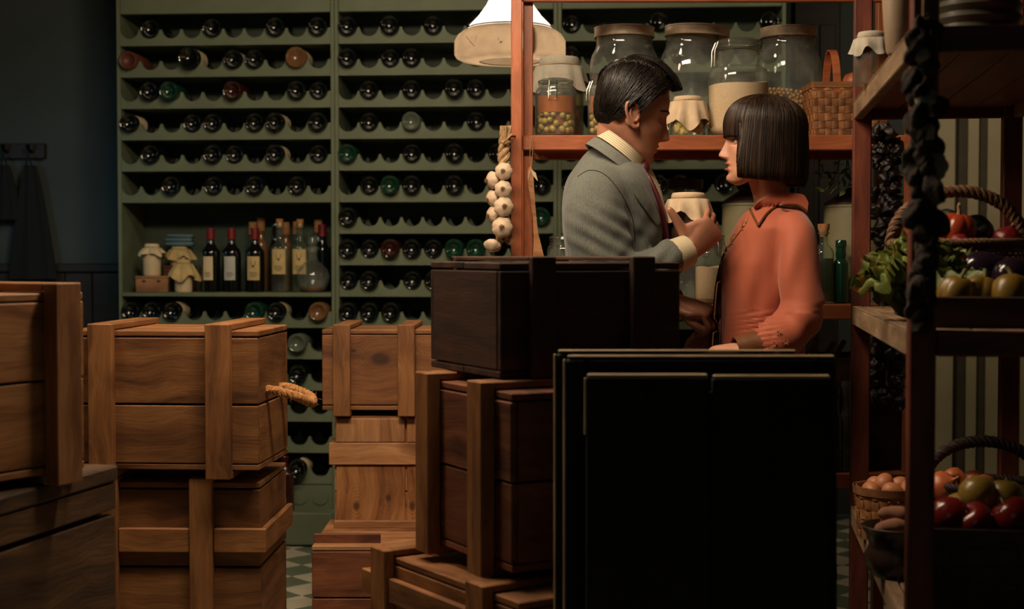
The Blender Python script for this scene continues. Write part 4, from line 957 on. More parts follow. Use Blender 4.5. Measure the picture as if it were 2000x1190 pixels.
for px, r, h, hl, lb in ((1462, .083, .305, .05, 'grey-green enamel canister with a dark peaked lid, behind the woman\'s neck'), (1668, .094, .30, .055, 'tall cream canister with a dark peaked lid, right of the woman\'s shoulder')):
    Y = 4.47; o = empty('canister', (X(px, Y), Y, zM), 0, lb, 'canister', 'enamel canisters on the lower shelf')
    G().add(lathe([(0, .001), (r, 0), (r, h), (r * .98, h + .001), (0, h + .001)], 56)).build('can_body', MCAN, o); G().add(tube([((r + .001) * math.cos(a), (r + .001) * math.sin(a), h - .006) for a in [2 * math.pi * k / 48 for k in range(49)]], .002, 6)).build('rolled_rim', MCAN, o)
    G().add(lathe([(0, h + hl), (.02, h + hl), (r * .55, h + hl * .62), (r * 1.01, h + .006), (r * 1.01, h + .002), (0, h + .0015)], 56)).build('lid', MCANL, o)
o = empty('clear_bottle', (X(1608, 4.30), 4.30, zM), 0, 'square-shouldered corked glass bottle beside the cream canister', 'bottle')
G().add(lathe([(0, .003), (.028, .001), (.031, .006), (.031, .150), (.026, .165), (.014, .175), (.0125, .18), (.0125, .205), (.017, .207), (.017, .214), (.012, .215)], 40)).build('glass_body', MGLG, o)
G().add(lathe([(0, .200), (.0115, .200), (.014, .217), (.017, .222), (.018, .238), (0, .239)], 24)).build('cork', MCORK, o)
G().add(lathe([(0, .006), (.028, .006), (.029, .135), (0, .1352)], 32)).build('dark_liquor', glass('dark_green_liquor', (.16, .26, .12), (.08, .12, .06), .3, .02), o)
stand_bottle('green_bottle', X(1642, 4.31), 4.31, zM, .19, .022, MB_GREEN, 'slim green bottle in front of the cream canister')
# herb sprigs hanging above the canister
MLEAF = simple('herb_leaf', (92, 104, 52), rough=.6, var=.3, scale=30); MSTEM = simple('herb_stem', (110, 104, 58), rough=.7)
def leaf(L_, W_, curl=.3, n=6):
    v = []; f = []
    for i in range(n + 1):
        t = i / n; w = W_ * math.sin(math.pi * min(.98, t * .96 + .03)) ** .8; z = -curl * L_ * t * t
        v += [(L_ * t, -w, z + .18 * w), (L_ * t, 0, z), (L_ * t, w, z + .18 * w)]
    for i in range(n): a = i * 3; f += [(a, a + 3, a + 4, a + 1), (a + 1, a + 4, a + 5, a + 2)]
    return v, f
LEAFM = G().add(leaf(.034, .007)).mesh('leaf', MLEAF, 60)
Yh = 4.36; ho = empty('herb_bunch', at(1640, 306, Yh), 0, 'bunch of fresh herbs hanging under the top shelf, right of the woman\'s hair', 'herbs'); hb_ = Vector(ho.location)
for st_ in ([(1592, 302), (1600, 318), (1608, 334), (1600, 346)], [(1640, 306), (1636, 330), (1626, 352), (1612, 372), (1600, 374)], [(1655, 306), (1652, 335), (1640, 358), (1622, 378)], [(1628, 360), (1620, 342), (1619, 338)], [(1655, 310), (1661, 350), (1650, 372)]):
    pts = [at(a, b_, Yh + random.uniform(-.02, .02)) - hb_ for a, b_ in st_]; G().add(tube(pts, [.0022, .0012], 6, 3)).build('stem', MSTEM, ho)
    P = smooth_path(pts, 4)
    for i in range(2, len(P), 2): l_ = link('leaf', LEAFM, ho, P[i], (random.uniform(-1, 1), random.uniform(-.9, .9), random.uniform(-3.1, 3.1)))
# ---- lowest visible shelf of the back unit
o = empty('wooden_box', (X(1612, 4.42), 4.42, zL), 0, 'dark wooden box of kindling low behind the woman, above the black boards', 'box')
zb = .335
for y in (-.14, .14): hboard('side', MWD, o, .05, y, zb / 2, .40, zb, .014)
for x in (-.15, .25): hboard('end', MWD, o, x, 0, zb / 2, .266, zb, .014, 'y')
G().add(box(-.14, .24, -.13, .13, .002, .02)).build('base', MWD, o)
for k in range(9):
    s = empty('kindling_stick', (X(1612, 4.42) + .0 + .03 * k - .10, 4.36 + .03 * (k % 4), zL + .20), 0, None, None)
    bpy.data.objects.remove(s)
    b = board('kindling_stick', MWL if k % 2 else MW, None, .26, .018, .014, (X(1612, 4.42) - .10 + .035 * k, 4.35 + .035 * (k % 4), zL + .265), (0, R(-62 - 9 * math.sin(k * 2)), R(30 * math.sin(k))))
    tag(b, f'{["first", "second", "third", "fourth", "fifth", "sixth", "seventh", "eighth", "last"][k]} split stick from the left in the dark box of kindling', 'stick', 'kindling sticks in the box')
for i, (px, m, h) in enumerate(((1628, MB_DARK, .25), (1650, MGLG, .27))):
    stand_bottle('low_bottle', X(px, 4.27), 4.235, zL, h, .024, m, ['dark bottle low on the back shelf, between the black boards and the right post', 'clear greenish bottle low on the back shelf, close to the right post'][i], group='bottles low on the back shelf')
# ================================================================ right shelf unit (near, in shadow)
RR = R(-8.8); RO = Vector((X(1777, 2.45), 2.45, 0)); RL = 1.245; RD = .41
MR = Matrix.Rotation(RR, 3, 'Z')
def ru(x, y, z=0): return RO + MR @ Vector((x, y, z))
MSHR = wood('red_brown_shelf_wood', (74, 34, 26), (110, 52, 36), (136, 72, 46), knots=False, rough=.5, pvar=.08, bump=.12)
rsu = empty('right_shelf', RO, RR, 'dark red-brown shelf unit in the right foreground, loaded with vegetables', 'shelf unit')
PW = .045
for x, y in ((PW / 2, PW / 2), (PW / 2, RL - PW / 2), (RD - PW / 2, PW / 2), (RD - PW / 2, RL - PW / 2)):
    vboard('post', MSHR, rsu, x, y, 0, 2.3, PW, PW, b=.003)
zr = {'up': 1.560, 'mid': 1.042, 'low': .532}
for k, z in zr.items():
    for x in (.011, RD - .011): hboard('side_rail', MSHT if True else MSHR, rsu, x, RL / 2, z - .024, RL - 2 * PW - .002, .044, .022, 'y')
    for y in (.014, RL - .014): hboard('end_rail', MSHR, rsu, RD / 2, y, z - .022, RD - 2 * PW - .002, .044, .022, 'x')
    n = 4; w = (RD - .05) / n
    for i in range(n): board('shelf_board', MSHT if k != 'up' else MSHR, rsu, RL - .034, w - .003, .018, (.024 + w * (i + .5) + .001, RL / 2, z - .009), (0, 0, R(90)))
    # pale worn lip boards on top of the side rail
    hboard('lip', MSHT, rsu, .011, RL / 2, z - .0005, RL - 2 * PW - .002, .003, .022, 'y', b=.0005)
def local_px(px, py, yl, z=None):
    """point over the shelf at local depth yl seen at pixel px"""
    s = (px - 1000) / F
    # RO.x + x c + yl s8 = s*(RO.y - x s8' + yl c)
    c, sn = math.cos(RR), math.sin(RR)
    x = (s * (RO.y + yl * c) - RO.x + yl * sn) / (c - s * sn)
    return x
def rp(px, yl, z): x = local_px(px, 0, yl); return ru(x, yl, z)
# ---- on the upper shelf
MJUG = simple('cream_stoneware', (150, 128, 104), rough=.45, var=.08)
p = rp(1756, .34, zr['up']); jo = empty('stoneware_jug', p, 0, 'smooth cream stoneware jug cut off by the top edge, on the upper right shelf', 'jug')
G().add(lathe([(0, .002), (.026, 0), (.029, .006), (.034, .06), (.037, .11), (.034, .15), (.022, .18), (.018, .20), (.022, .215), (.018, .216), (.014, .2)], 40)).build('jug_body', MJUG, jo)
G().add(tube([(.026, 0, .175), (.055, 0, .17), (.062, 0, .13), (.037, 0, .09)], .006, 8, 5)).build('handle', MJUG, jo)
p = rp(1699, .86, zr['up'])
cj = covered_jar('covered_jar', p.x, p.y, p.z, .118, .040, MGL, MCLOTHG, 'jar of yellow liquid topped with rag and twine, on the upper right shelf', 'cloth-tied preserve jars', 1.3, drop=.45)
G().add(lathe([(0, .004), (.034, .004), (.037, .01), (.037, .085), (0, .0855)], 32)).build('yellow_liquid', MBRINE2, cj)
for k in range(6):
    G().add(tube([(.02 + .004 * k, -.02, .115), (.03 + .003 * k, -.034, .12 + .006 * math.sin(k)), (.036 + .004 * k, -.04, .09 - .004 * k), (.030 + .005 * k, -.042, .06 - .005 * k)], .0012, 5, 3)).build('twine_end', MTWINE, cj)
MRIB = simple('dark_ribbed_earthenware', (70, 66, 54), rough=.35)
p = rp(1905, .30, zr['up']); rj = empty('ribbed_crock', p, 0, 'dark ribbed crock at the top right corner, on the upper shelf', 'crock')
pr = [(0, .002), (.07, 0)] + [(.078 + .004 * math.cos(i * math.pi), .01 + .011 * i) for i in range(17)] + [(.06, .20), (.058, .24)]
G().add(lathe(pr, 48)).build('crock_body', MRIB, rj)
# ---- near string of garlic and dried heads in front of the near post
MGARD = simple('dusky_garlic_skin', (150, 140, 120), rough=.6, var=.2, scale=40, bump=.2); MDRY = simple('dried_brown_husks', (44, 32, 24), rough=.9, var=.4, scale=40, bump=.6)
GARD = G().add(garlic_mesh()).mesh('garlic_bulb', MGARD, 60)
Yg = 2.36; go = empty('garlic_string', at(1805, 25, Yg), 0, 'dark string of garlic and dried husks hanging in front of the near right post', 'garlic'); gb0 = Vector(go.location)
for px, py, rpx, rx, rz in ((1812, 200, 27, 85, 15), (1821, 325, 30, 88, -10), (1808, 262, 22, 120, 60), (1798, 110, 18, 100, -30), (1808, 470, 20, 95, 100)):
    b = link('garlic_bulb', GARD if px in (1814, 1822) else GAR if False else GARD, go, at(px, py, Yg + random.uniform(-.012, .012)) - gb0, (R(rx), 0, R(rz))); s = rpx * Yg / F; b.scale = (s, s, s)
    link('roots', GROOT, b)
husk = []
for k in range(5):
    rr = []; h = .030 + .005 * k
    for i in range(9):
        t = i / 8; rr.append([((.006 + .010 * math.sin(math.pi * (t * .92 + .04))) * math.cos(a) * (1 + .28 * math.sin(3 * a + k + 4 * t)), (.006 + .010 * math.sin(math.pi * (t * .92 + .04))) * math.sin(a) * (1 + .25 * math.sin(4 * a + 2 * k)), -h * t) for a in [2 * math.pi * q / 18 for q in range(18)]])
    husk.append(G().add(rings_mesh(rr)).mesh('husk', MDRY, 60))
for k in range(46):
    y_ = 30 + 590 * k / 45; link('husk', husk[k % 5], go, at(1806 + 13 * math.sin(k * 2.2), y_, Yg + .012 * math.cos(k * 1.7)) - gb0, (R(random.uniform(-35, 35)), R(random.uniform(-35, 35)), random.uniform(0, 6)))
G().add(tube([at(1806, -60, Yg) - gb0, at(1804, 200, Yg) - gb0, at(1808, 620, Yg) - gb0], .004, 6, 3)).build('cord', MTWINE, go)
# ---- dried pepper strings behind
MNORA = simple('black_dried_pepper_skin', (26, 18, 18), rough=.22, var=.3, scale=30, bump=.3, bscale=90)
def pepper_me(k):
    rnd = random.Random(k); rr = []; ph = [rnd.uniform(0, 6.3) for _ in range(4)]
    for i in range(11):
        t = i / 10; rad = math.sin(math.pi * (t * .93 + .05)) ** .6
        rr.append([(rad * (1 + .34 * math.sin(3 * a + ph[0] + 3 * t) + .20 * math.sin(5 * a + ph[1] - 5 * t) + .08 * math.sin(9 * a)) * math.cos(a), rad * (1 + .22 * math.sin(3 * a + ph[0]) + .12 * math.sin(6 * a + ph[2])) * math.sin(a), 1.1 - 2.2 * t) for a in [2 * math.pi * q / 22 for q in range(22)]])
    g = G().add(rings_mesh(rr)); g.add(tube([(0, 0, 1.0), (.1, 0, 1.35), (.3, .1, 1.6)], .09, 6)); return g.mesh('dried_pepper', MNORA, 50)
PEPS = [pepper_me(k) for k in range(6)]
Yp = 4.02
po_ = empty('dried_pepper_string', at(1735, 255, Yp), 0, 'thick string of glossy black dried peppers behind the near right shelf', 'dried peppers'); pb = Vector(po_.location)
for k in range(210):
    y_ = 258 + 525 * (k / 209); wpx = 24 if y_ < 620 else 27
    s = random.uniform(.010, .020); b = link('dried_pepper', PEPS[k % 6], po_, at(1733 + random.uniform(-wpx, wpx), y_ + random.uniform(-8, 8), Yp + random.uniform(-.03, .03)) - pb, (random.uniform(0, 6), random.uniform(0, 6), random.uniform(0, 6))); b.scale = (s, s, s * 1.1)
G().add(tube([at(1733, 262, 4.185) - pb + Vector((0, 0, -.01)), at(1733, 264, Yp) - pb, at(1733, 500, Yp) - pb, at(1733, 760, Yp) - pb], .004, 6)).build('cord', MTWINE, po_)
G().add(tube([at(1733, 262, 4.205) - pb + Vector((0, 0, -.012)), at(1733, 262, 4.15) - pb + Vector((0, 0, -.008))], .003, 6)).build('nail', MIRON, po_)
G().add(tube([at(1703, 765, Yp - .03) - pb, at(1702, 775, Yp - .03) - pb, at(1704, 786, Yp - .03) - pb], .0012, 6)).build('string_end', MTWINE, po_)
# ---- middle shelf: twisted wicker basket
MWICK = simple('brown_wicker', (108, 74, 46), rough=.7, var=.3, scale=60, bump=.4)
zmid = zr['mid']
def wicker(label, c, w, d, h, rim_z=None, hh=.13, lean=0, mat=MWICK, nstake=40, handle_dir='x', group=None, rounds=None):
    o = empty('wicker_basket', c, RR, label, 'basket', group)
    rd = .0032; n = rounds or int(h / (rd * 1.9))
    def rad(t): return .80 + .2 * math.sin(t * math.pi / 2)
    for i in range(n):
        t = i / (n - 1); g = G(); pts = []
        for k in range(nstake * 2 + 1):
            a = 2 * math.pi * k / (nstake * 2); am = .0028 * math.cos(math.pi * k / 1 * 1 + math.pi * i) ; q = rad(t); pts.append(((w / 2 * q + am) * math.cos(a), (d / 2 * q + am) * math.sin(a), rd + h * t))
        g.add(tube(pts, rd, 6, caps=False)); g.build('woven_rod', mat, o)
    g = G()
    for k in range(nstake):
        a = 2 * math.pi * (k + .25) / nstake; g.add(tube([(w / 2 * rad(t) * math.cos(a), d / 2 * rad(t) * math.sin(a), h * t) for t in (0, .33, .66, 1)], .0024, 5))
    tag(g.build('stakes', mat, o), kind='stuff')
    def twist(pts, r, turns, nm):
        P = smooth_path(pts, 8); g = G(); m = len(P)
        for s in range(3):
            q = []; u = Vector((.3, 1, .1))
            for i, p in enumerate(P):
                t = (P[min(i + 1, m - 1)] - P[max(i - 1, 0)]).normalized(); u = (u - t * u.dot(t)).normalized(); wv = t.cross(u); an = 2 * math.pi * (s / 3 + turns * i / m); q.append(p + (u * math.cos(an) + wv * math.sin(an)) * r * .55)
            g.add(tube(q, r * .6, 7))
        g.build(nm, mat, o)
    twist([(w / 2 * math.cos(a), d / 2 * math.sin(a), h + .006) for a in [2 * math.pi * k / 24 for k in range(25)]], .0085, 26, 'braided_rim')
    if hh:
        if handle_dir == 'x': pts = [(-w / 2 * math.cos(a) , 0, h - .02 + (hh + .02) * math.sin(a) ** .8) for a in [math.pi * k / 14 for k in range(15)]]
        else: pts = [(0, -d / 2 * math.cos(a), h - .02 + (hh + .02) * math.sin(a) ** .8) for a in [math.pi * k / 14 for k in range(15)]]
        twist(pts, .0125, 11, 'twisted_handle')
    G().add(lathe([(0, 0), (w / 2 * .8, 0), (w / 2 * .8, .004), (0, .004)], 32, 1, d / w)).build('base', mat, o)
    return o
yl = .60; pc = rp(1868, yl, zmid + .0); Yc = pc.y; sc = F / Yc
wx_ = (1990 - 1738) / sc
# basket stands on an upturned small crate so that its rim shows above the greens
bxo = empty('wooden_box', rp(1880, yl, zmid), RR, 'low dark box under the twisted-handle basket on the middle right shelf', 'box')
G().add(box(-.13, .13, -.09, .09, 0, .055, .003)).build('box_body', MWD, bxo); G().add(box(-.135, .135, -.095, .095, .0552, .063, .002)).build('lid', MWD, bxo)
zk = zmid + .064
wk = wicker('wicker basket with thick twisted hoop handle, on the middle right shelf', rp(1868, yl, zk), wx_, .19, .085, hh=.115)
MSQ = simple('orange_red_squash_skin', (156, 60, 32), rough=.28, var=.15, scale=15, bump=.05)
def squash(nm, mat, lobes=7, dep=.10, flat=.85):
    n = 56; rr = []
    for i in range(21):
        t = i / 20; th_ = math.pi * (t * .98 + .01); rad = math.sin(th_) ** .75
        rr.append([(rad * (1 - dep * (1 - abs(math.cos(lobes / 2 * a))) ** 2) * math.cos(a), rad * (1 - dep * (1 - abs(math.cos(lobes / 2 * a))) ** 2) * math.sin(a), -math.cos(th_) * flat - (.10 * math.exp(-(rad / .3) ** 2) if t > .5 else 0)) for a in [2 * math.pi * k / n for k in range(n)]])
    return G().add(rings_mesh(rr)).mesh(nm, mat, 80)
SQ = squash('squash', MSQ); YPEP = simple('yellow_pepper_skin', (122, 94, 30), rough=.35, var=.12, scale=12, bump=.03); YQ = squash('yellow_pepper', YPEP, 3, .16, 1.0)
MDARKVEG = simple('dark_gourd_skin', (30, 34, 26), rough=.4, var=.3, scale=20)
zrim = zk + .09
o = put('squash', SQ, rp(1866, yl - .02, zrim + .028), .043, (R(8), R(6), 0), 'shiny orange-red squash with a dry stem in the twisted-handle basket', 'squash')
G().add(tube([(0, 0, .62), (.02, 0, .9), (-.05, .02, 1.15), (.02, .0, 1.3)], [.16, .10, .08, .12], 8, 3)).build('stem', MHUSK, o)
put('gourd', squash('gourd', MDARKVEG, 5, .14), rp(1907, yl + .035, zrim + .026), .038, (0, R(50), 0), 'dark ribbed gourd behind the orange-red squash', 'gourd')
put('gourd', squash('gourd', MDARKVEG, 4, .1), rp(1852, yl + .055, zrim + .05), .028, (0, R(20), 0), 'small dark green gourd beside the twisted handle', 'gourd')
put('onion', ONR, rp(1873, yl - .062, zrim - .004), .024, (R(80), R(30), 0), 'flat reddish onion in front of the orange-red squash', 'onion', 'onions in the twisted-handle basket')
put('onion', ONR, rp(1967, yl - .0, zrim + .006), .032, (R(10), R(15), 0), 'deep red onion with a wispy top at the right of the twisted-handle basket', 'onion', 'onions in the twisted-handle basket')
put('onion', ONR, rp(1838, yl - .03, zrim - .012), .026, (R(60), R(10), 0), 'dark onion at the left of the twisted-handle basket, by the near post', 'onion', 'onions in the twisted-handle basket')
G().add(lathe([(0, .006), (wx_ / 2 * .75, .006), (wx_ / 2 * .88, .065), (0, .075)], 32, 1, .19 / wx_)).build('basket_lining', simple('dark_sacking', (40, 30, 24), rough=.95), wk)
# lettuce
MLET = simple('lettuce_leaf', (98, 112, 44), rough=.55, var=.35, scale=22, bump=.4, bscale=80)
MLET.node_tree.nodes['Principled BSDF'].inputs['Subsurface Weight'].default_value = .1
def lettuce_leaf(seed, L_=.10, W_=.055):
    rnd = random.Random(seed); v = []; f = []; nu, nv = 26, 16; p1, p2 = rnd.uniform(0, 6), rnd.uniform(0, 6)
    for j in range(nv + 1):
        t = j / nv; w = W_ * math.sin(math.pi * min(.93, .12 + t * .8)) ** .7
        for i in range(nu + 1):
            s = i / nu * 2 - 1; fr = (t ** 1.5) * .012 * math.sin(13 * s + p1 + 3 * t) + abs(s) ** 2 * .013 * math.sin(17 * t + p2 + 2 * s)
            v.append((s * w * (1 + .08 * math.sin(20 * t)), -.04 * math.sin(t * 2.0) + fr + .02 * s * s, L_ * t + .007 * math.sin(11 * s + p2) * t))
    for j in range(nv):
        for i in range(nu): a = j * (nu + 1) + i; f.append((a, a + 1, a + nu + 2, a + nu + 1))
    return G().add((v, f)).mesh('lettuce_leaf', MLET, 80)
LL = [lettuce_leaf(k) for k in range(6)]
def lettuce(label, p, s, tilt, n=22, seed=3):
    rnd = random.Random(seed); o = empty('lettuce', p, 0, label, 'lettuce', 'lettuces on the middle right shelf'); o.rotation_euler = tilt
    for k in range(n):
        a = k * 2.4; q = k / n; b = link('lettuce_leaf', LL[k % 6], o, (.012 * math.cos(a) * s, .012 * math.sin(a) * s, 0), (R(-12 - 62 * q + rnd.uniform(-8, 8)) * -1 * -1, 0, a)); sc_ = s * (.65 + .5 * q); b.scale = (sc_, sc_, sc_)
    return o
lettuce('frilly green lettuce spilling over the left edge of the middle right shelf', rp(1788, .40, zmid + .058), 1.05, (R(12), R(-38), 0), seed=3)
lettuce('green lettuce with curled pale ribs, right of the near post', rp(1850, .38, zmid + .055), .92, (R(24), R(22), 0), seed=8, n=18)
# eggplant
MEGG = simple('aubergine_skin', (34, 22, 34), rough=.16, var=.2, scale=8, bump=0)
def egg(nm, m): return G().add(lathe([(0, -1.0), (.35, -.95), (.62, -.75), (.78, -.35), (.76, .1), (.60, .55), (.42, .9), (.28, 1.15), (.0, 1.25)], 36)).mesh(nm, m, 80)
EG = egg('aubergine', MEGG)
def aub(p, s, rot, lb):
    o = put('aubergine', EG, p, s, rot, lb, 'aubergine', 'aubergines on the middle right shelf'); G().add(lathe([(.34, 1.0), (.30, 1.16), (.12, 1.30), (.08, 1.6), (.0, 1.62)], 10)).build('stalk', MLEAF, o)
aub(rp(1925, .36, zmid + .10), .048, (R(90), 0, R(80)), 'dark purple aubergine lying behind the yellow peppers')
aub(rp(1985, .33, zmid + .088), .048, (R(90), 0, R(112)), 'dark aubergine at the right edge behind the yellow peppers')
# wooden tray with yellow peppers
x0l, x1l = local_px(1720, 0, .10), RD - .05
tr = empty('wooden_tray', ru(.055, .10, zmid), RR, 'shallow dark wooden tray of yellow peppers at the near end of the middle shelf', 'tray')
tw, td, tz = RD - .06, .40, .056
hboard('side', MWD, tr, tw / 2 - .0, 0, tz / 2, tw, tz, .012); hboard('side', MWD, tr, tw / 2, td, tz / 2, tw, tz, .012)
hboard('end', MSHT, tr, .006, td / 2, tz / 2, td - .014, tz, .012, 'y'); hboard('end', MWD, tr, tw - .006, td / 2, tz / 2, td - .014, tz, .012, 'y')
G().add(box(.013, tw - .013, .007, td - .007, .001, .008)).build('base', MWD, tr)
for px, yy, dz, rz, s, lb in ((1868, .17, .082, .4, .036, 'dull yellow pepper on the left of the tray beside the near post'), (1915, .19, .082, 1.3, .036, 'dull yellow pepper in the middle of the tray'), (1975, .16, .083, 2.2, .038, 'large yellow pepper at the right edge of the tray'), (2030, .22, .080, .2, .037, 'yellow pepper at the far right of the tray, cut by the photo edge')):
    o = put('yellow_pepper', YQ, rp(px, yy, zmid + .008 + s * 1.0 + .012), s, (R(12), R(8), rz), lb, 'pepper', 'yellow peppers in the wooden tray'); G().add(tube([(0, 0, .8), (.05, 0, 1.1), (.2, .05, 1.35)], [.16, .10, .12], 8, 2)).build('stem', MSTEM, o)
# ---- lower shelf
zlo = zr['low']
p = rp(1742, .80, zlo); eb = splint_basket('round splint basket of brown eggs on the lower right shelf', p, RR, .155, .155, .115, MSPL, taper=.88, sw=.020, hoop=False, round_=True)
MEG = simple('brown_egg_shell', (176, 112, 74), rough=.5, var=.08, scale=60, bump=.05); EGM = G().add(lathe([(math.sin(math.pi * i / 12) * (1 + .12 * math.cos(math.pi * i / 12)) if 0 < i < 12 else 0, -1.28 * math.cos(math.pi * i / 12)) for i in range(13)], 24)).mesh('egg', MEG, 80)
EGL = ['brown egg at the left rim of the round splint basket', 'brown egg behind the left rim egg in the splint basket', 'brown egg in the middle of the splint basket', 'brown egg at the back of the splint basket', 'brown egg at the front of the splint basket', 'brown egg on the right of the splint basket']
for k, (dx, dy, dz) in enumerate(((-.045, -.01, .108), (-.018, .042, .110), (0, -.028, .107), (.035, .035, .112), (-.012, .002, .124), (.04, -.015, .110))):
    b = put('egg', EGM, p + Vector((dx, dy, dz)), .021, (R(90 + 20 * k), R(30 * k), k), EGL[k], 'egg', 'eggs in the splint basket')
G().add(lathe([(0, .004), (.062, .004), (.068, .085), (0, .092)], 24)).build('straw_bed', MTWINE, eb)
MPAN = simple('dark_glazed_earthenware', (50, 34, 26), rough=.3, var=.2, scale=12)
p = rp(1758, .40, zlo); bo = empty('earthenware_bowl', p, 0, 'dark glazed earthenware pot of sweet potatoes on the lower right shelf', 'pot')
G().add(lathe([(0, .002), (.048, 0), (.054, .006), (.063, .022), (.066, .040), (.058, .056), (.056, .062), (.062, .082), (.070, .098), (.073, .100), (.070, .102), (.064, .096), (.055, .07), (.052, .05), (0, .04)], 56)).build('pot_body', MPAN, bo)
MSP = simple('sweet_potato_skin', (142, 92, 66), rough=.7, var=.2, scale=30, bump=.4)
def tuber(seed):
    rnd = random.Random(seed); return G().add(tube([(-1.6, 0, 0), (-1.2, .05, .05), (-.4, .12, .1), (.4, .0, .12), (1.2, -.1, .0), (1.7, -.05, -.1)], [.12, .52, .66, .72, .5, .1], 18, 4)).mesh('sweet_potato', MSP, 80)
TU = [tuber(0)]
for dx, dy, dz, rz, ry, lb in ((-.018, -.026, .100, .2, -.1, 'nearest sweet potato in the dark earthenware pot'), (.0, .014, .104, .5, .05, 'sweet potato at the back of the dark earthenware pot'), (-.004, -.006, .122, -.1, .06, 'uppermost sweet potato in the dark earthenware pot')):
    put('sweet_potato', TU[0], p + Vector((dx, dy, dz)), .023, (0, ry, rz), lb, 'sweet potato', 'sweet potatoes in the earthenware pot')
G().add(lathe([(0, .04), (.05, .05), (.058, .08), (0, .085)], 24)).build('filling', MSP, bo)
# woven apple basket near end and a second one behind
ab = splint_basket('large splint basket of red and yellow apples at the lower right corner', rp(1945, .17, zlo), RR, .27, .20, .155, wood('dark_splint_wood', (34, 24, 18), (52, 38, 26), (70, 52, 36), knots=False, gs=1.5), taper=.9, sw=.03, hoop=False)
MAPR = simple('red_apple_skin', (100, 24, 20), rough=.2, var=.3, scale=9, bump=0); MAPY = simple('yellow_apple_skin', (128, 104, 42), rough=.3, var=.2, scale=9, bump=0)
def apple(m): return G().add(lathe([(0, -.78), (.25, -.86), (.6, -.78), (.92, -.35), (1, .1), (.86, .55), (.55, .78), (.25, .74), (.06, .58), (0, .5)], 36)).mesh('apple', m, 80)
APR, APY = apple(MAPR), apple(MAPY); zA = zlo + .155
for px, yy, zz, m, s, lb in ((1858, .13, .012, APR, .040, 'red apple beside the near post in the corner basket'), (1908, .12, .006, APR, .038, 'red apple in the middle of the corner basket, half under a yellow one'), (1915, .19, .045, APY, .036, 'pale yellow apple topmost in the corner basket'), (1968, .20, .040, APY, .036, 'yellow-green apple at the right of the corner basket'), (1985, .12, .016, APR, .041, 'glossy red apple at the right edge of the corner basket'), (1945, .22, .020, APY, .036, 'yellow apple at the back of the corner basket'), (2030, .16, .010, APR, .040, 'red apple at the far right of the corner basket, cut by the photo edge'), (1880, .22, .010, APY, .035, 'yellow apple at the back left of the corner basket')):
    o = put('apple', m, rp(px, yy, zA + zz), s, (R(random.uniform(-40, 40)), R(random.uniform(-40, 40)), 1), lb, 'apple', 'apples in the corner basket'); G().add(tube([(0, 0, .5), (.04, 0, .8), (.12, 0, 1.0)], .05, 6, 2)).build('stem', MHUSK, o)
G().add(box(-.12, .12, -.085, .085, .006, .125)).build('apple_layer', MAPR, None, rp(1945, .17, zlo), (0, 0, RR)); tag(bpy.data.objects['apple_layer'], 'lower layer of apples below the rim of the corner basket', 'apples', kind='stuff')
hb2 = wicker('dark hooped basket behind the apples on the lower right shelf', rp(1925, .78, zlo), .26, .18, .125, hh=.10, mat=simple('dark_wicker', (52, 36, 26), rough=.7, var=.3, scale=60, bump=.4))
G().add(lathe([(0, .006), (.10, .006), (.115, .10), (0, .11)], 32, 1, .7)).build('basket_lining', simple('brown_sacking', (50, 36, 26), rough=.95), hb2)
for px, yy, lb, r_ in ((1845, .74, 'large brown onion at the left of the dark hooped basket', .034), (1868, .83, 'brown onion at the back of the dark hooped basket', .03), (1925, .74, 'brown onion in the middle of the dark hooped basket', .03), (1905, .80, 'partly hidden onion in the dark hooped basket', .03)):
    put('onion', ONB, rp(px, yy, zlo + .128), r_, (R(40), R(px), 0), lb, 'onion', 'onions in the dark hooped basket')
# rush broom / tray under the lower shelf at the bottom edge
bt = empty('wicker_tray', ru(.20, .75, .0), RR, 'wicker hamper on the floor under the lower right shelf', 'hamper')
for i in range(10):
    G().add(tube([(.15 * math.cos(a) * (1 + .0 * i), .2 * math.sin(a), .02 + i * .034) for a in [2 * math.pi * k / 40 for k in range(41)]], .014, 8, caps=False)).build('woven_band', MWICK, bt)
G().add(lathe([(0, .0), (.135, .0), (.135, .33), (0, .335)], 32, 1, 1.33)).build('inner_body', MDRY, bt)
# ================================================================ people
from mathutils.bvhtree import BVHTree
def remeshed(g, voxel, it=0, fac=.5):
    me = g.mesh('tmp', [], 0); o = bpy.data.objects.new('tmp', me); COL.objects.link(o)
    m = o.modifiers.new('r', 'REMESH'); m.mode = 'VOXEL'; m.voxel_size = voxel
    if it: s = o.modifiers.new('s', 'SMOOTH'); s.iterations = it; s.factor = fac
    bpy.context.view_layer.update(); dg = bpy.context.evaluated_depsgraph_get()
    r = bpy.data.meshes.new_from_object(o.evaluated_get(dg)); bpy.data.objects.remove(o); bpy.data.meshes.remove(me)
    return r
def co_of(me):
    a = np.empty(len(me.vertices) * 3); me.vertices.foreach_get('co', a); return a.reshape(-1, 3)
def no_of(me):
    a = np.empty(len(me.vertices) * 3); me.vertices.foreach_get('normal', a); return a.reshape(-1, 3)
def set_co(me, a): me.vertices.foreach_set('co', a.ravel()); me.update()
def bvh_of(me): return BVHTree.FromPolygons([v.co.copy() for v in me.vertices], [tuple(p.vertices) for p in me.polygons])
CAMP = Vector((0, 0, CZ))
def proj(bvh, px, py, off, dflt=3.65):
    d = (at(px, py, 3.0) - CAMP).normalized(); h = bvh.ray_cast(CAMP + d * 3.0, d)
    if h[0] is None or h[0].y > 4.3: return at(px, py, dflt - off), False
    return h[0] - d * off, True
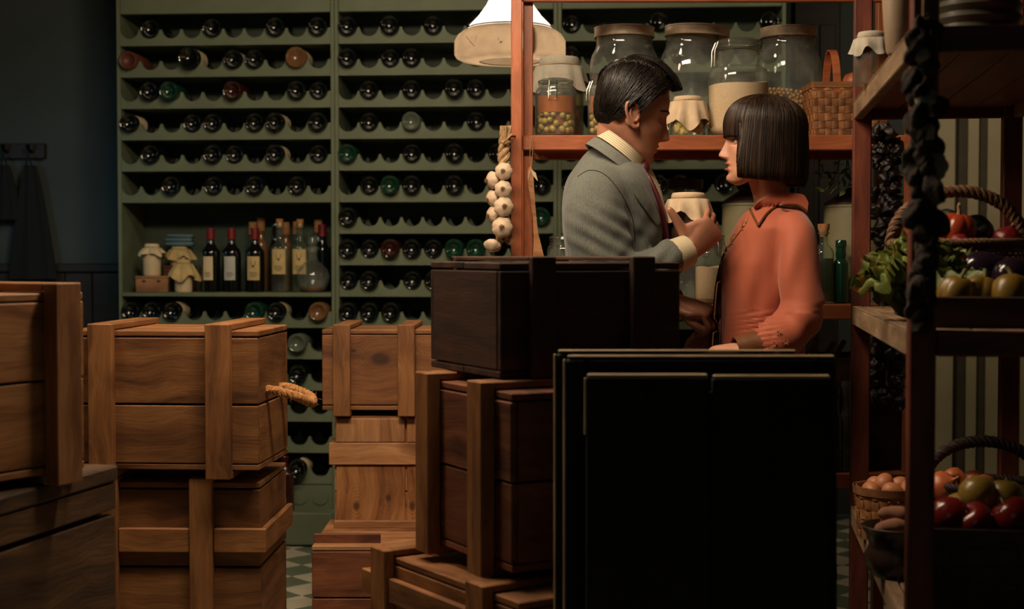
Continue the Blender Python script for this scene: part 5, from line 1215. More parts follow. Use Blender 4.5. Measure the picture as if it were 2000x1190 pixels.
def poly_at(pts, t):
    n = len(pts) - 1; q = t * n; i = min(int(q), n - 1); f = q - i; a = pts[max(i - 1, 0)]; b = pts[i]; c = pts[i + 1]; e = pts[min(i + 2, n)]
    return tuple(.5 * (2 * b[k] + (c[k] - a[k]) * f + (2 * a[k] - 5 * b[k] + 4 * c[k] - e[k]) * f * f + (3 * b[k] - a[k] - 3 * c[k] + e[k]) * f ** 3) for k in range(2))
def panel(bvh, e1, e2, off, th, name, mat, parent, n=40, m=7, dflt=3.65, puff=0):
    """a cloth panel lying on the garment, given its two long edges"""
    grid = []; ok = []
    for i in range(n + 1):
        a = poly_at(e1, i / n); b = poly_at(e2, i / n); row = []; r2 = []
        for j in range(m + 1):
            s = j / m; p, hit = proj(bvh, a[0] + (b[0] - a[0]) * s, a[1] + (b[1] - a[1]) * s, off + puff * math.sin(math.pi * s), dflt); row.append(p); r2.append(hit)
        grid.append(row); ok.append(r2)
    Y = np.array([[p.y for p in r] for r in grid]); K = np.array(ok)
    if K.any(): med = np.median(Y[K]); Y[~K] = med
    for _ in range(3):
        Z_ = Y.copy(); Z_[1:-1] = (Y[:-2] + 2 * Y[1:-1] + Y[2:]) / 4; Z_[:, 1:-1] = (Z_[:, :-2] + 2 * Z_[:, 1:-1] + Z_[:, 2:]) / 4; Y = np.minimum(Z_, Y + .001)
    v = []; f = []
    for i in range(n + 1):
        for j in range(m + 1):
            p = grid[i][j]; d = (p - CAMP); q = CAMP + d * (Y[i, j] / p.y) if p.y else p; v.append(tuple(q))
    N_ = len(v); dd = (at(1250, 450, 3.6) - CAMP).normalized(); v += [tuple(Vector(p) + dd * th) for p in v[:N_]]; w = m + 1
    for i in range(n):
        for j in range(m):
            a = i * w + j; f += [(a, a + 1, a + w + 1, a + w), (N_ + a, N_ + a + w, N_ + a + w + 1, N_ + a + 1)]
    for i in range(n):
        for a in (i * w, i * w + m): f.append((a, a + w, N_ + a + w, N_ + a) if a == i * w else (a + w, a, N_ + a, N_ + a + w))
    for j in range(m):
        for a in (j, n * w + j): f.append((a + 1, a, N_ + a, N_ + a + 1) if a == j else (a, a + 1, N_ + a + 1, N_ + a))
    return G().add((v, f)).build(name, mat, parent), grid
# ---------------------------------------------------------------- head
def head_grid(male=True, nz_=190, na=150, mouth_open=0.0):
    zs = [.118, .116, .110, .095, .075, .050, .025, .005, -.02, -.045, -.065, -.085, -.100, -.110, -.1145, -.117]
    xf = [-.002, .012, .034, .060, .077, .086, .0875, .083, .0805, .080, .079, .077, .074, .068, .060, .050]
    xb = [-.018, -.030, -.054, -.082, -.097, -.104, -.105, -.103, -.096, -.080, -.050, -.012, .012, .026, .034, .044]
    hw = [.004, .016, .034, .055, .0675, .0735, .075, .0735, .070, .0655, .0605, .0535, .043, .031, .020, .004]
    if male: xb = [x * .86 for x in xb]
    if not male: xf = [x * .99 for x in xf]; hw = [w * .95 for w in hw]; hw[11] = .047; hw[12] = .036; hw[13] = .026; hw[10] = .055
    z = np.concatenate([np.linspace(.118, .110, 12)[:-1], np.linspace(.110, -.106, nz_ - 24), np.linspace(-.106, -.117, 14)[1:]])
    o = np.argsort(zs); zs_ = np.array(zs)[o]
    def it(q):
        y = np.interp(z, zs_, np.array(q)[o]); k = np.ones(9) / 9; yy = np.pad(y, 4, mode='edge'); return np.convolve(yy, k, 'valid')
    XF, XB, HW = it(xf), it(xb), it(hw)
    a = np.linspace(0, 2 * np.pi, na, endpoint=False)
    # denser towards the face
    a = a - .42 * np.sin(a)
    ca, sa = np.cos(a), np.sin(a); p = 2.25
    CX = np.sign(ca) * np.abs(ca) ** (2 / p); SY = np.sign(sa) * np.abs(sa) ** (2 / p)
    c = (XF + XB)[:, None] / 2; A = (XF - XB)[:, None] / 2
    Xc = c + A * CX[None]; Yc = HW[:, None] * SY[None] * (1 - .13 * CX[None] * (1 if True else 0)); Zc = np.repeat(z[:, None], na, 1)
    fr = np.clip((CX[None] - .05) / .35, 0, 1) * np.ones_like(Xc)
    def gs(y0, z0, sy, sz): return (np.exp(-((Yc - y0) / sy) ** 2 - ((Zc - z0) / sz) ** 2))
    k = 1.0 if male else .86
    NZ = [.030, .014, .002, -.010, -.022, -.031, -.037, -.041, -.0455, -.049, -.053, -.06]
    NA = [.0, .002, .007, .013, .0195, .0245, .0265, .0255, .017, .006, .001, 0]
    NS = [.008, .0068, .0062, .0066, .0078, .0092, .0102, .0108, .0105, .009, .009, .01]
    oo = np.argsort(NZ); am = np.interp(Zc, np.array(NZ)[oo], np.array(NA)[oo]) * (1 if male else .95); sg = np.interp(Zc, np.array(NZ)[oo], np.array(NS)[oo]) * (1 if male else .9)
    D = am * np.exp(-np.abs(Yc / sg) ** 2.2)
    for s in (-1, 1):
        D += .0085 * gs(s * .0135 * k, -.0415, .0055, .0062)          # wings of the nose
        D -= .0110 * gs(s * .031, .001, .0135, .0095)                 # eye sockets
        D -= .0040 * gs(s * .016, .003, .007, .010)
        D += (.0050 if male else .0022) * gs(s * .026, .0195, .016, .0060)  # brow
        D += .0050 * gs(s * .047, -.026, .018, .016)                  # cheekbones
        D -= .0025 * gs(s * .040, -.060, .014, .018)
        D += .0020 * gs(s * .031, -.0135, .012, .004)
    lw = .0195; uz, lz = (-.0615, -.0735) if not mouth_open else (-.0600, -.0745 - mouth_open * .6)
    D += (.0062 if male else .0085) * gs(0, uz, lw, .0038) + (.0070 if male else .0090) * gs(0, lz, lw * .85, .0042)
    D -= (.0035 + mouth_open) * gs(0, (uz + lz) / 2 - .0004, lw * .95, .0019 + mouth_open * .25)
    D -= .0022 * gs(0, -.054, .005, .005); D -= .0045 * gs(0, -.0845, .020, .0055); D += .0062 * gs(0, -.1015, .017, .0105)
    Xc = Xc + D * fr
    v = np.stack([Xc, Yc, Zc], -1).reshape(-1, 3); nzz = len(z); f = []
    for i in range(nzz - 1):
        for j in range(na): j2 = (j + 1) % na; f.append((i * na + j, (i + 1) * na + j, (i + 1) * na + j2, i * na + j2))
    vt = [tuple(q) for q in v]; vt.append(tuple(v[:na].mean(0))); vt.append(tuple(v[-na:].mean(0))); t, b = len(vt) - 2, len(vt) - 1
    for j in range(na): j2 = (j + 1) % na; f.append((t, j, j2)); f.append((b, (nzz - 1) * na + j2, (nzz - 1) * na + j))
    return vt, f
def ear_g(side):
    """outer ear in head coordinates: helix rim, bowl and lobe"""
    g = G(); s = side; y0 = .072
    def P(u, w, o): return (-.004 - .30 * w + .0 + u, s * (y0 + o), w - .006)
    hel = [(.010, -.004, .004), (.013, .012, .006), (.008, .026, .010), (-.006, .033, .014), (-.018, .026, .017), (-.022, .010, .017), (-.018, -.006, .014), (-.010, -.018, .010), (-.002, -.025, .007), (.006, -.022, .004), (.009, -.012, .003)]
    g.add(tube([P(*q) for q in hel], [.0035, .0038, .004, .0044, .0044, .004, .0038, .0042, .0058, .0048, .003], 10, 4))
    ant = [(.004, .018, .007), (-.006, .020, .010), (-.011, .010, .012), (-.010, -.004, .011), (-.003, -.012, .009), (.005, -.009, .007)]
    g.add(tube([P(*q) for q in ant], .0034, 8, 4))
    g.add(sphere(1, 16, 10), T(*P(-.004, .003, .001), s=(.019, .008, .029)))
    g.add(sphere(1, 10, 8), T(*P(.008, -.003, .006), s=(.004, .004, .006)))
    return g
def hand_g(M, curl, spread=(.10, .03, -.04, -.12), thumb=(-.2, .5, .2), side=1, s=1.0):
    """palm, four unequal bent fingers and a thumb from the side; local +x fingers, +z back of hand, +y*side thumb"""
    g = G(); rr = []
    for x, w, t, zc in ((-.07, .026, .023, 0), (-.03, .026, .021, 0), (0, .028, .019, 0), (.02, .035, .018, -.002), (.05, .041, .0165, -.003), (.078, .042, .0145, -.003), (.092, .038, .011, -.004), (.098, .030, .006, -.005)):
        rr.append([(x, math.cos(a) * w * (abs(math.cos(a)) ** -.15 if abs(math.cos(a)) > .01 else 1), zc + math.sin(a) * t) for a in [2 * math.pi * k / 20 for k in range(20)]])
    g.add(rings_mesh(rr))
    fg = ((.031, .044, .026, .021, .0093), (.0105, .048, .030, .022, .0095), (-.0105, .045, .028, .021, .0090), (-.0300, .036, .021, .019, .0079))
    for k, (y, a1, a2, a3, r) in enumerate(fg):
        c = curl[k]; p = Vector((.078 - .004 * abs(k - 1), y * side, -.003)); pts = [p - Vector((.03, 0, 0)), p + Vector((.004, 0, 0))]; rad = [r * .8, r * 1.08]; an = 0; sp = spread[k] * side
        for q, (ln, ca) in enumerate(((a1, c[0]), (a2, c[1]), (a3, c[2]))):
            an += ca; d = Vector((math.cos(an) * math.cos(sp), math.cos(an) * math.sin(sp), -math.sin(an))); mid = pts[-1] + d * ln * .5; pts.append(mid); rad.append(r * (.93 - .07 * q)); pts.append(pts[-1] + d * ln * .5); rad.append(r * (1.0 - .09 * q))
        g.add(tube(pts, rad, 12, 3)); e = pts[-1]; g.add(sphere(rad[-1] * 1.0, 12, 8), T(*e))
    p = Vector((.012, .020 * side, -.010)); a, b, c = thumb; pts = [p]; rad = [.0165]; d = Vector((math.cos(b) , math.sin(b) * side, -math.sin(a)))
    d.normalize(); pts.append(p + d * .040); rad.append(.0150); d2 = (Matrix.Rotation(-c * side, 3, 'Z') @ d).normalized(); pts.append(pts[-1] + d2 * .034); rad.append(.0128); d3 = (Matrix.Rotation(-c * side, 3, 'Z') @ d2).normalized(); pts.append(pts[-1] + d3 * .026); rad.append(.0098)
    g.add(tube([pts[1] - d * .008, Vector((.046, .046 * side, -.009)), Vector((.074, .033 * side, -.005))], [.0135, .0115, .0105], 12, 4)); g.add(sphere(1, 14, 10), T(.030, .034 * side, -.009, s=(.034, .022, .014)))
    g.add(tube(pts, rad, 12, 3)); g.add(sphere(.0099, 12, 8), T(*pts[-1]))
    out = G(); out.add((g.v, g.f), M @ Matrix.Scale(s, 4)); return out
def frame(o, x, z):
    x = Vector(x).normalized(); z = Vector(z); z = (z - x * z.dot(x)).normalized(); y = z.cross(x)
    m = Matrix((x, y, z)).transposed().to_4x4(); m.translation = Vector(o); return m
def head_frame(yaw, pitch, roll, at_local, world, s):
    Rm = Matrix.Rotation(yaw, 3, 'Z') @ Matrix.Rotation(pitch, 3, 'Y') @ Matrix.Rotation(roll, 3, 'X')
    m = Rm.to_4x4() @ Matrix.Scale(s, 4); m.translation = Vector(world) - Rm @ (Vector(at_local) * s); return m
def skin_mat(name, base, lip):
    m, nt, b = nodes(name); L = nt.links.new; at_ = N(nt, 'ShaderNodeAttribute', attribute_name='lips'); tc = N(nt, 'ShaderNodeTexCoord')
    no = N(nt, 'ShaderNodeTexNoise', Scale=35.0, Detail=4.0); L(tc.outputs['Object'], no.inputs['Vector']); c = lin(base)
    r = ramp(nt, [(.3, (c[0] * .88, c[1] * .82, c[2] * .80, 1)), (.7, (min(1, c[0] * 1.06), c[1] * 1.05, c[2] * 1.05, 1))]); L(no.outputs['Fac'], r.inputs[0])
    mx = N(nt, 'ShaderNodeMix', data_type='RGBA'); L(at_.outputs['Fac'], mx.inputs[0]); L(r.outputs[0], mx.inputs[6]); mx.inputs[7].default_value = lin(lip); L(mx.outputs[2], b.inputs['Base Color'])
    b.inputs['Roughness'].default_value = .45; b.inputs['Subsurface Weight'].default_value = .12; b.inputs['Subsurface Radius'].default_value = (.010, .004, .002); b.inputs['Subsurface Scale'].default_value = .6
    n2 = N(nt, 'ShaderNodeTexNoise', Scale=260.0, Detail=3.0); L(tc.outputs['Object'], n2.inputs['Vector']); bp = N(nt, 'ShaderNodeBump', Strength=.12, Distance=.001); L(n2.outputs['Fac'], bp.inputs['Height']); L(bp.outputs[0], b.inputs['Normal'])
    return m
def body(name, HM, male, parts, mat, parent, mouth_open=0, voxel=.0019):
    g = G(); g.add(head_grid(male, mouth_open=mouth_open), HM)
    for s in (-1, 1): e = ear_g(s); g.add((e.v, e.f), HM @ T(0, 0, 0))
    for p in parts: g.add((p.v, p.f)) if isinstance(p, G) else g.add(p)
    me = remeshed(g, voxel, 0); co = co_of(me)
    inv = np.array(HM.inverted()); hc = co @ inv[:3, :3].T + inv[:3, 3]
    # smooth the body away from the face (rounded joints, webbed fingers, soft neck)
    import itertools
    ed = np.empty(len(me.edges) * 2, dtype=np.int64); me.edges.foreach_get('vertices', ed); ed = ed.reshape(-1, 2)
    deg = np.bincount(ed.ravel(), minlength=len(co)).astype(float)
    face = (hc[:, 2] > -.118) & (hc[:, 2] < .13) & (np.abs(hc[:, 1]) < .1) & (hc[:, 0] > -.14) & (hc[:, 0] < .13)
    w = np.where(face & ((hc[:, 0] > .015) | (hc[:, 2] > -.04)), .0, 1.0)
    for it_ in range(26):
        s = np.zeros_like(co)
        for k in range(3): s[:, k] = np.bincount(ed[:, 0], co[ed[:, 1], k], len(co)) + np.bincount(ed[:, 1], co[ed[:, 0], k], len(co))
        av = s / np.maximum(deg, 1)[:, None]; ww = w * (.5 if it_ < 6 or True else 0)
        hands = (~face) & (hc[:, 2] < -.30)
        if it_ > 5: ww = np.where(hands, 0, ww)
        if it_ < 2: ww = np.maximum(ww, .35)
        co = co + (av - co) * ww[:, None]
    set_co(me, co); hc = co @ inv[:3, :3].T + inv[:3, 3]
    y, z, x = hc[:, 1], hc[:, 2], hc[:, 0]; lo = mouth_open * .6
    k = .92 if male else 1.0
    u = np.clip(1 - ((np.abs(y) / (.0235 * k)) ** 2.2 + ((z + .0615 - .0003) / .0058) ** 2), 0, 1); l = np.clip(1 - ((np.abs(y) / (.0205 * k)) ** 2.2 + ((z + .0745 + lo) / (.0068)) ** 2), 0, 1)
    lips = np.clip(np.maximum(u, l) * 3, 0, 1) * (x > .06)
    at_ = me.attributes.new('lips', 'FLOAT', 'POINT'); at_.data.foreach_set('value', lips.astype(np.float32))
    me.materials.clear(); me.materials.append(mat); shade(me, 180)
    return link(name, me, parent)
MEYE = simple('eye_white', (206, 190, 176), rough=.15, var=.03, bump=0); MIRIS = simple('brown_iris', (44, 28, 18), rough=.1, var=.2, bump=0); MLASH = simple('dark_lashes', (16, 12, 10), rough=.6, bump=0)
def eyes(HM, parent, gaze=(1, 0, 0), lid=.5, mat=None, male=True):
    for s in (-1, 1):
        c = Vector((.0560 if male else .0572, s * .031, .001)); r = .0120
        o = G().add(sphere(r, 24, 16), T(*c)).add(sphere(0, 4, 4)).v and None
        g = G(); g.add(sphere(r, 24, 16), HM @ T(*c)); eo = g.build('eyeball', MEYE, parent)
        gd = Vector(gaze).normalized(); q = gd.to_track_quat('Z', 'Y').to_matrix().to_4x4(); m = Matrix.Translation(c) @ q
        G().add(lathe([(0, r + .0009), (.003, r + .0007), (.0058, r - .0006), (.0062, r - .0022)], 24), HM @ m).build('iris', MIRIS, eo)
        for up_, a0, a1 in ((1, -10 - 0, 0), (-1, 0, 0)):
            v = []; f = []; n = 14; k_ = 6; rl = r + .0016
            for i in range(n + 1):
                az = R(-75 + 150 * i / n)
                for j in range(k_ + 1):
                    e0 = R(lid if up_ > 0 else -15); e1 = R(85 if up_ > 0 else -80); e = e0 + (e1 - e0) * j / k_; cc = math.cos(az); e *= (.35 + .65 * max(0, cc)) if j == 0 else 1
                    v.append((c.x + rl * math.cos(e) * math.cos(az), c.y + rl * math.cos(e) * math.sin(az), c.z + rl * math.sin(e)))
            for i in range(n):
                for j in range(k_): a = i * (k_ + 1) + j; f.append((a, a + 1, a + k_ + 2, a + k_ + 1))
            G().add((v, f), HM).build('eyelid', mat, parent, smooth=80)
            if not male and up_ > 0:
                g = G()
                for i in range(n + 1):
                    p = Vector(v[i * (k_ + 1)]); d = (p - c).normalized(); g.add(tube([p, p + d * .004 + Vector((0, 0, .0008 * up_)), p + d * (.0075 if not male else .005) + Vector((0, 0, .004 * up_))], [.0006, .0004, .0001], 4), HM)
                g.build('eyelashes', MLASH, parent)
def brows(HM, parent, mat, th=.0045, z0=.0205, male=True):
    g = G(); rnd = random.Random(4); a_, b_ = head_grid(male, 120, 120); BV = BVHTree.FromPolygons([Vector(q) for q in a_], b_)
    def sf(y, z): return BV.ray_cast(Vector((.2, y, z)), Vector((-1, 0, 0)))[0] or Vector((.08, y, z))
    for s in (-1, 1):
        for k in range(120):
            t = rnd.random(); y = .010 + .040 * t; z = z0 + .006 * math.sin(t * 2.6) - .003 * t + rnd.uniform(-th, th) * .5 * (1 - .5 * t); x0, x1, x2 = sf(s * y, z).x, sf(s * (y + .003), z + .0012).x, sf(s * (y + .006), z + .0005).x
            g.add(tube([(x0 + .0002, s * y, z), (x1 + .0013, s * (y + .003), z + .0012), (x2 + .0008, s * (y + .006), z + .0005)], [.0006, .0005, .0001], 3), HM)
    g.build('eyebrows', mat, parent)
def hair_mat(name, a, b, sp=.5, rough=.35, stretch=(90, 90, 6)):
    m, nt, p = nodes(name); L = nt.links.new; tc = N(nt, 'ShaderNodeTexCoord'); mp = N(nt, 'ShaderNodeMapping'); mp.inputs['Scale'].default_value = stretch; L(tc.outputs['Object'], mp.inputs[0])
    no = N(nt, 'ShaderNodeTexNoise', Scale=1.5, Detail=4.0); L(mp.outputs[0], no.inputs['Vector']); r = ramp(nt, [(.35, lin(a)), (.7, lin(b))]); L(no.outputs['Fac'], r.inputs[0]); L(r.outputs[0], p.inputs['Base Color'])
    p.inputs['Roughness'].default_value = rough; p.inputs['Specular IOR Level'].default_value = sp; return m
# ================================================================ the man
YM = 3.62
man = empty('person', (X(1195, 3.7), 3.72, 0), 0, 'dark-haired man in grey pinstriped suit holding a cloth-topped jar', 'person')
mw = Matrix.Translation(-Vector(man.location))
MSKIN = skin_mat('man_skin', (172, 120, 96), (142, 84, 70)); MHAIR = hair_mat('dark_slick_hair', (14, 11, 9), (34, 26, 19), .35, .42, (60, 60, 60))
HM = mw @ head_frame(R(6), R(12), R(4), (-.006, -.075, -.004), at(1238, 225, YM - .0), 1.05)
HMw = Matrix.Translation(Vector(man.location)) @ HM
def W3(p): return Vector(p) - Vector(man.location)
def P3(px, py, Y): return at(px, py, Y) - Vector(man.location)
def ell(c, a, b, n=40, tilt=0, p=2.0):
    out = []
    for k in range(n):
        t = 2 * math.pi * k / n; x = math.copysign(abs(math.cos(t)) ** (2 / p), math.cos(t)) * a; y = math.copysign(abs(math.sin(t)) ** (2 / p), math.sin(t)) * b
        out.append((c[0] + x * math.cos(tilt), c[1] + y, c[2] - x * math.sin(tilt)))
    return out
hc_ = HM @ Vector((-.01, 0, -.03)); nb = P3(1205, 330, 3.72)
neck = tube([HM @ Vector((-.025, 0, .0)), HM @ Vector((-.022, 0, -.06)), P3(1218, 284, 3.70), P3(1207, 318, 3.72), P3(1196, 370, 3.74)], [.054, .053, .056, .066, .085], 32, 5)
torso_core = rings_mesh([ell(P3(1195, py, 3.74), a, b) for py, a, b in ((345, .05, .10), (380, .09, .15), (450, .10, .15), (560, .09, .14), (700, .09, .15))])
# right forearm and hand holding the jar
wr = P3(1349, 489, 3.585); kn = Vector((.64, .12, .62)); bk = Vector((.35, -.92, -.15))
HR = frame(wr, kn, bk)
handR = hand_g(HR, ((.70, 1.0, .6), (.75, .95, .55), (.80, .90, .5), (.85, .85, .5)), spread=(.02, -.02, -.06, -.12), thumb=(.10, 1.34, -.06), side=1, s=.94)
armR = tube([P3(1165, 370, 3.58), P3(1172, 440, 3.54), P3(1200, 560, 3.51), P3(1225, 572, 3.505), P3(1290, 528, 3.53), wr + Vector((0, 0, 0))], [.045, .045, .040, .040, .034, .028], 16, 4)
armL = tube([P3(1190, 370, 3.90), P3(1200, 450, 3.92), P3(1225, 590, 3.90), P3(1280, 620, 3.84), P3(1325, 592, 3.78)], [.045, .042, .040, .034, .026], 16, 4)
wl = P3(1328, 590, 3.775); HL = frame(wl, Vector((.75, -.25, .20)), Vector((.15, .30, .95)))
HL = frame(wl, Vector((.85, -.35, -.25)), Vector((.2, -.4, .9)))
handL = hand_g(HL, ((.9, 1.2, .7), (.95, 1.2, .7), (1.0, 1.2, .7), (1.05, 1.2, .7)), thumb=(.5, .45, .4), side=-1, s=.93)
mb = body('skin', HM, True, [neck, torso_core, handR, (armR), handL, armL], MSKIN, man)
eyes(HM, man, (1, 0, -.5), -14, MSKIN, True); brows(HM, man, MHAIR, .0035)
# ---- hair: combed shell plus strands
hbm = None
def scalp(HM, lift, mask, name, mat, parent, nseg=150):
    pass
hv, hf = head_grid(True, 120, 120)
hb_v = [Vector(v) for v in hv]; HB = BVHTree.FromPolygons(hb_v, hf)
def surf(d, off):
    d = Vector(d).normalized(); o = Vector((-.012, 0, .012)); h = HB.ray_cast(o, d)
    return (h[0] if h[0] is not None else o + d * .09) + d * off
def man_line(d):
    """how far the hair reaches for direction d (head coordinates): 1 hair, 0 skin"""
    x, y, z = d; az = math.atan2(abs(y), x)       # 0 front .. pi back
    lim = np.interp(az, [0, .35, .75, 1.05, 1.22, 1.38, 1.55, 1.72, 1.95, 2.3, 3.15], [.56, .55, .47, .26, -.05, -.28, .22, -.02, -.42, -.62, -.66])
    return z - lim
g = G(); rnd = random.Random(11); nth, nph = 90, 150; v = []; keep = []
for i in range(nth + 1):
    th_ = math.pi * .72 * i / nth
    for j in range(nph):
        ph = 2 * math.pi * j / nph; d = Vector((math.sin(th_) * math.cos(ph), math.sin(th_) * math.sin(ph), math.cos(th_))); e = man_line(d)
        vol = .009 + .014 * max(0, d.z) ** 2 + (.020 * max(0, d.x) * max(0, d.z)); off = -.003 + vol * min(1, max(0, (e + .02) * 3.2)) ** .6
        gro = .0012 * math.sin(46 * (ph + .9 * th_)) + .0009 * math.sin(87 * (ph + 1.3 * th_)); off += gro * min(1, max(0, e * 6))
        v.append(surf(d, off)); keep.append(e > -.03)
f = []
for i in range(nth):
    for j in range(nph):
        j2 = (j + 1) % nph; q = (i * nph + j, (i + 1) * nph + j, (i + 1) * nph + j2, i * nph + j2)
        if all(keep[k] for k in q): f.append(q)
ho = G().add((v, f), HM).build('hair', MHAIR, man, smooth=180)
g = G()
def strand(g, dirs, offs, r, n=9):
    P = smooth_path([Vector(d).normalized() for d in dirs], 4); m = len(P); pts = []
    for i, d in enumerate(P):
        t = i / (m - 1); off = float(np.interp(t, np.linspace(0, 1, len(offs)), offs)); d = Vector(d).normalized()
        if man_line(d) < -.04: break
        pts.append(surf(d, off))
    if len(pts) > 3: g.add(tube(pts, [r, r * 1.2, r, r * .35], 3), HM)
for k in range(1500):   # from the parting over the crown: the near side goes back and down, the top sweeps forward
    u = rnd.random()
    if k % 5 < 3:
        x0 = 1.0 - 2.0 * u; jx = rnd.gauss(0, .05); s = -1 if k % 2 else 1
        y0 = -.42 if s < 0 else .2; d0 = (x0 * .8 + .05, y0 + rnd.gauss(0, .05), .95 - .25 * abs(x0)); back = .35 + .35 * rnd.random()
        if u < .18: back += .1
        d1 = (d0[0] - back * .5, s * .80, .55 + rnd.gauss(0, .05)); d2 = (d0[0] - back * 1.1, s * 1.0, .02 + rnd.gauss(0, .05)); d3 = (d0[0] - back * 1.5 - .1, s * .95, -.5)
        lf = .017 + rnd.uniform(0, .004); strand(g, (d0, d1, d2, d3), (lf, lf * .95, lf * .75, .006), .0009)
    else:
        y0 = -.40 + rnd.gauss(0, .04); x0 = -.35 + 1.0 * rnd.random(); d0 = (x0, y0, .92); w_ = rnd.uniform(-.3, .55)
        d1 = (x0 + .25, y0 * .4 + w_ * .4, 1.05); d2 = (x0 + .62, w_ * .8 - .1, .82); d3 = (1.0, w_ - .15, .62 + rnd.gauss(0, .04))
        lf = .022 + rnd.uniform(0, .006); strand(g, (d0, d1, d2, d3), (lf * .75, lf, lf * 1.25, lf * 1.15), .0010)
g.build('hair_strands', MHAIR, ho, smooth=180)
# ---- jacket
MSUIT = striped('grey_pinstripe_wool', (92, 96, 90), (108, 108, 98), 72, 'X', .3, .95)
MSHIRT = striped('cream_striped_cotton', (212, 196, 166), (158, 142, 112), 62, 'Z', .4, .9, mix=.3, rot=R(-39))
MSUITP = MSUIT
def wrinkle(me, amp, sc, seed=0, extra=None):
    co = co_of(me); no_ = no_of(me); d = np.zeros(len(co))
    for i in range(len(co)):
        p = Vector(co[i]); q = Vector((p.x * sc[0] + seed, p.y * sc[1], p.z * sc[2])); n = noise.noise(q) + .5 * noise.noise(q * 2.1); d[i] = amp * n
        if extra: d[i] += extra(p)
    set_co(me, co + no_ * d[:, None])
g = G()
g.add(rings_mesh([ell(P3(c, py, 3.74), a, b, p=2.3) for py, c, a, b in ((280, 1190, .034, .050), (290, 1193, .052, .070), (300, 1194, .066, .085), (310, 1194, .078, .104), (322, 1192, .090, .135), (340, 1190, .103, .172), (362, 1190, .116, .190), (400, 1195, .128, .192), (450, 1198, .130, .190), (500, 1199, .126, .182), (560, 1198, .118, .172), (640, 1194, .118, .176), (720, 1190, .124, .186), (775, 1190, .128, .19))]))
g.add(tube([P3(1178, 352, 3.62), P3(1166, 385, 3.575), P3(1163, 435, 3.55), P3(1180, 500, 3.535), P3(1208, 556, 3.525)], [.060, .074, .080, .076, .066], 28, 5))
g.add(sphere(.066, 20, 14), T(*P3(1213, 562, 3.52)))
g.add(tube([P3(1213, 562, 3.52), P3(1262, 538, 3.525), P3(1296, 512, 3.55), P3(1317, 498, 3.565)], [.064, .058, .050, .046], 24, 5, caps=True))
g.add(tube([P3(1180, 352, 3.86), P3(1180, 400, 3.91), P3(1190, 500, 3.93), P3(1215, 585, 3.90)], [.060, .074, .068, .060], 24, 5)); g.add(sphere(.058, 16, 10), T(*P3(1218, 590, 3.90)))
g.add(tube([P3(1218, 590, 3.90), P3(1270, 606, 3.85), P3(1312, 596, 3.80)], [.056, .050, .043], 24, 4))
jm = remeshed(g, .0058, 14, .6)
def jx(p):
    w = Vector(p) + Vector(man.location); px = w.x / w.y * F + 1000; pz = w.z; e = 0
    # drag lines on the upper sleeve
    if w.y < 3.62: e += .0040 * math.sin((pz * 1.0 + px / 757 * .55) * 150) * math.exp(-((pz - 1.22) / .07) ** 2) * math.exp(-((px - 1180) / 60) ** 2)
    if w.y < 3.62: e += .0045 * math.sin((pz * .7 - px / 757) * 120) * math.exp(-((px - 1262) / 50) ** 2) * math.exp(-((pz - 1.13) / .09) ** 2)
    return e
wrinkle(jm, .0045, (14, 14, 7), 3, jx); jm.materials.clear(); jm.materials.append(MSUIT); shade(jm, 180)
jk = link('jacket', jm, man)
JB = BVHTree.FromPolygons([Vector(v.co) + Vector(man.location) for v in jm.vertices], [tuple(p.vertices) for p in jm.polygons])
def on(bv, lst, off, dflt=3.62): return [proj(bv, a, b, off, dflt)[0] - Vector(man.location) for a, b in lst]
cl = empty('tmp_holder'); bpy.data.objects.remove(cl)
def panel_m(e1, e2, off, th, nm, mat, par, **k):
    o, gr = panel(JB, e1, e2, off, th, nm, mat, None, **k); o.parent = par; o.location = -Vector(man.location); return o
def ring_band(c0, r0, c1, r1, tilt, th, n=56, ry=1.12, gap=0):
    rr = [[], [], [], []]
    def P(c, r, a): x = math.cos(a) * r; return Vector(c) + Vector((x * math.cos(tilt), math.sin(a) * r * ry, -x * math.sin(tilt)))
    for k in range(n):
        a = gap + (2 * math.pi - 2 * gap) * k / (n - 1 if gap else n)
        rr[0].append(P(c0, r0, a)); rr[1].append(P(c1, r1, a)); rr[2].append(P(c1, r1 - th, a)); rr[3].append(P(c0, r0 - th, a))
    v = [tuple(p) for r in rr for p in r]; f = []
    for a, b in ((0, 1), (1, 2), (2, 3), (3, 0)):
        for k in range(n - 1 if gap else n): k2 = (k + 1) % n; f.append((a * n + k, a * n + k2, b * n + k2, b * n + k))
    return v, f
MSUITC = striped('grey_pinstripe_lapel', (100, 104, 97), (114, 114, 104), 72, 'X', .3, .95)
G().add(ring_band(P3(1203, 329, 3.705), .101, P3(1209, 306, 3.705), .081, R(38), .005, gap=.30, ry=1.14)).build('collar', MSUITC, jk)
panel_m([(1252, 350), (1263, 370), (1272, 386), (1280, 404), (1287, 420), (1291, 434)], [(1238, 376), (1245, 388), (1255, 402), (1266, 417), (1276, 430), (1284, 441)], .0065, .004, 'lapel', MSUITC, jk, puff=.003, dflt=3.61)
MSEAM = simple('dark_seam', (30, 30, 28), rough=.95, bump=0)
def line_m(lst, off, r, nm, mat, par, sub=6):
    pts = on(JB, [poly_at(lst, i / 40) for i in range(41)], off)
    G().add(tube(pts, r, 6)).build(nm, mat, par)
line_m([(1128, 345), (1150, 333), (1176, 338), (1200, 360), (1222, 395), (1236, 430), (1240, 470)], .0008, .0011, 'armhole_seam', MSEAM, jk)
# shirt collar: a tilted ring round the neck
G().add(ring_band(P3(1210, 304, 3.70), .077, P3(1219, 283, 3.695), .067, R(39), .0035, gap=.10)).build('shirt_collar', MSHIRT, man)
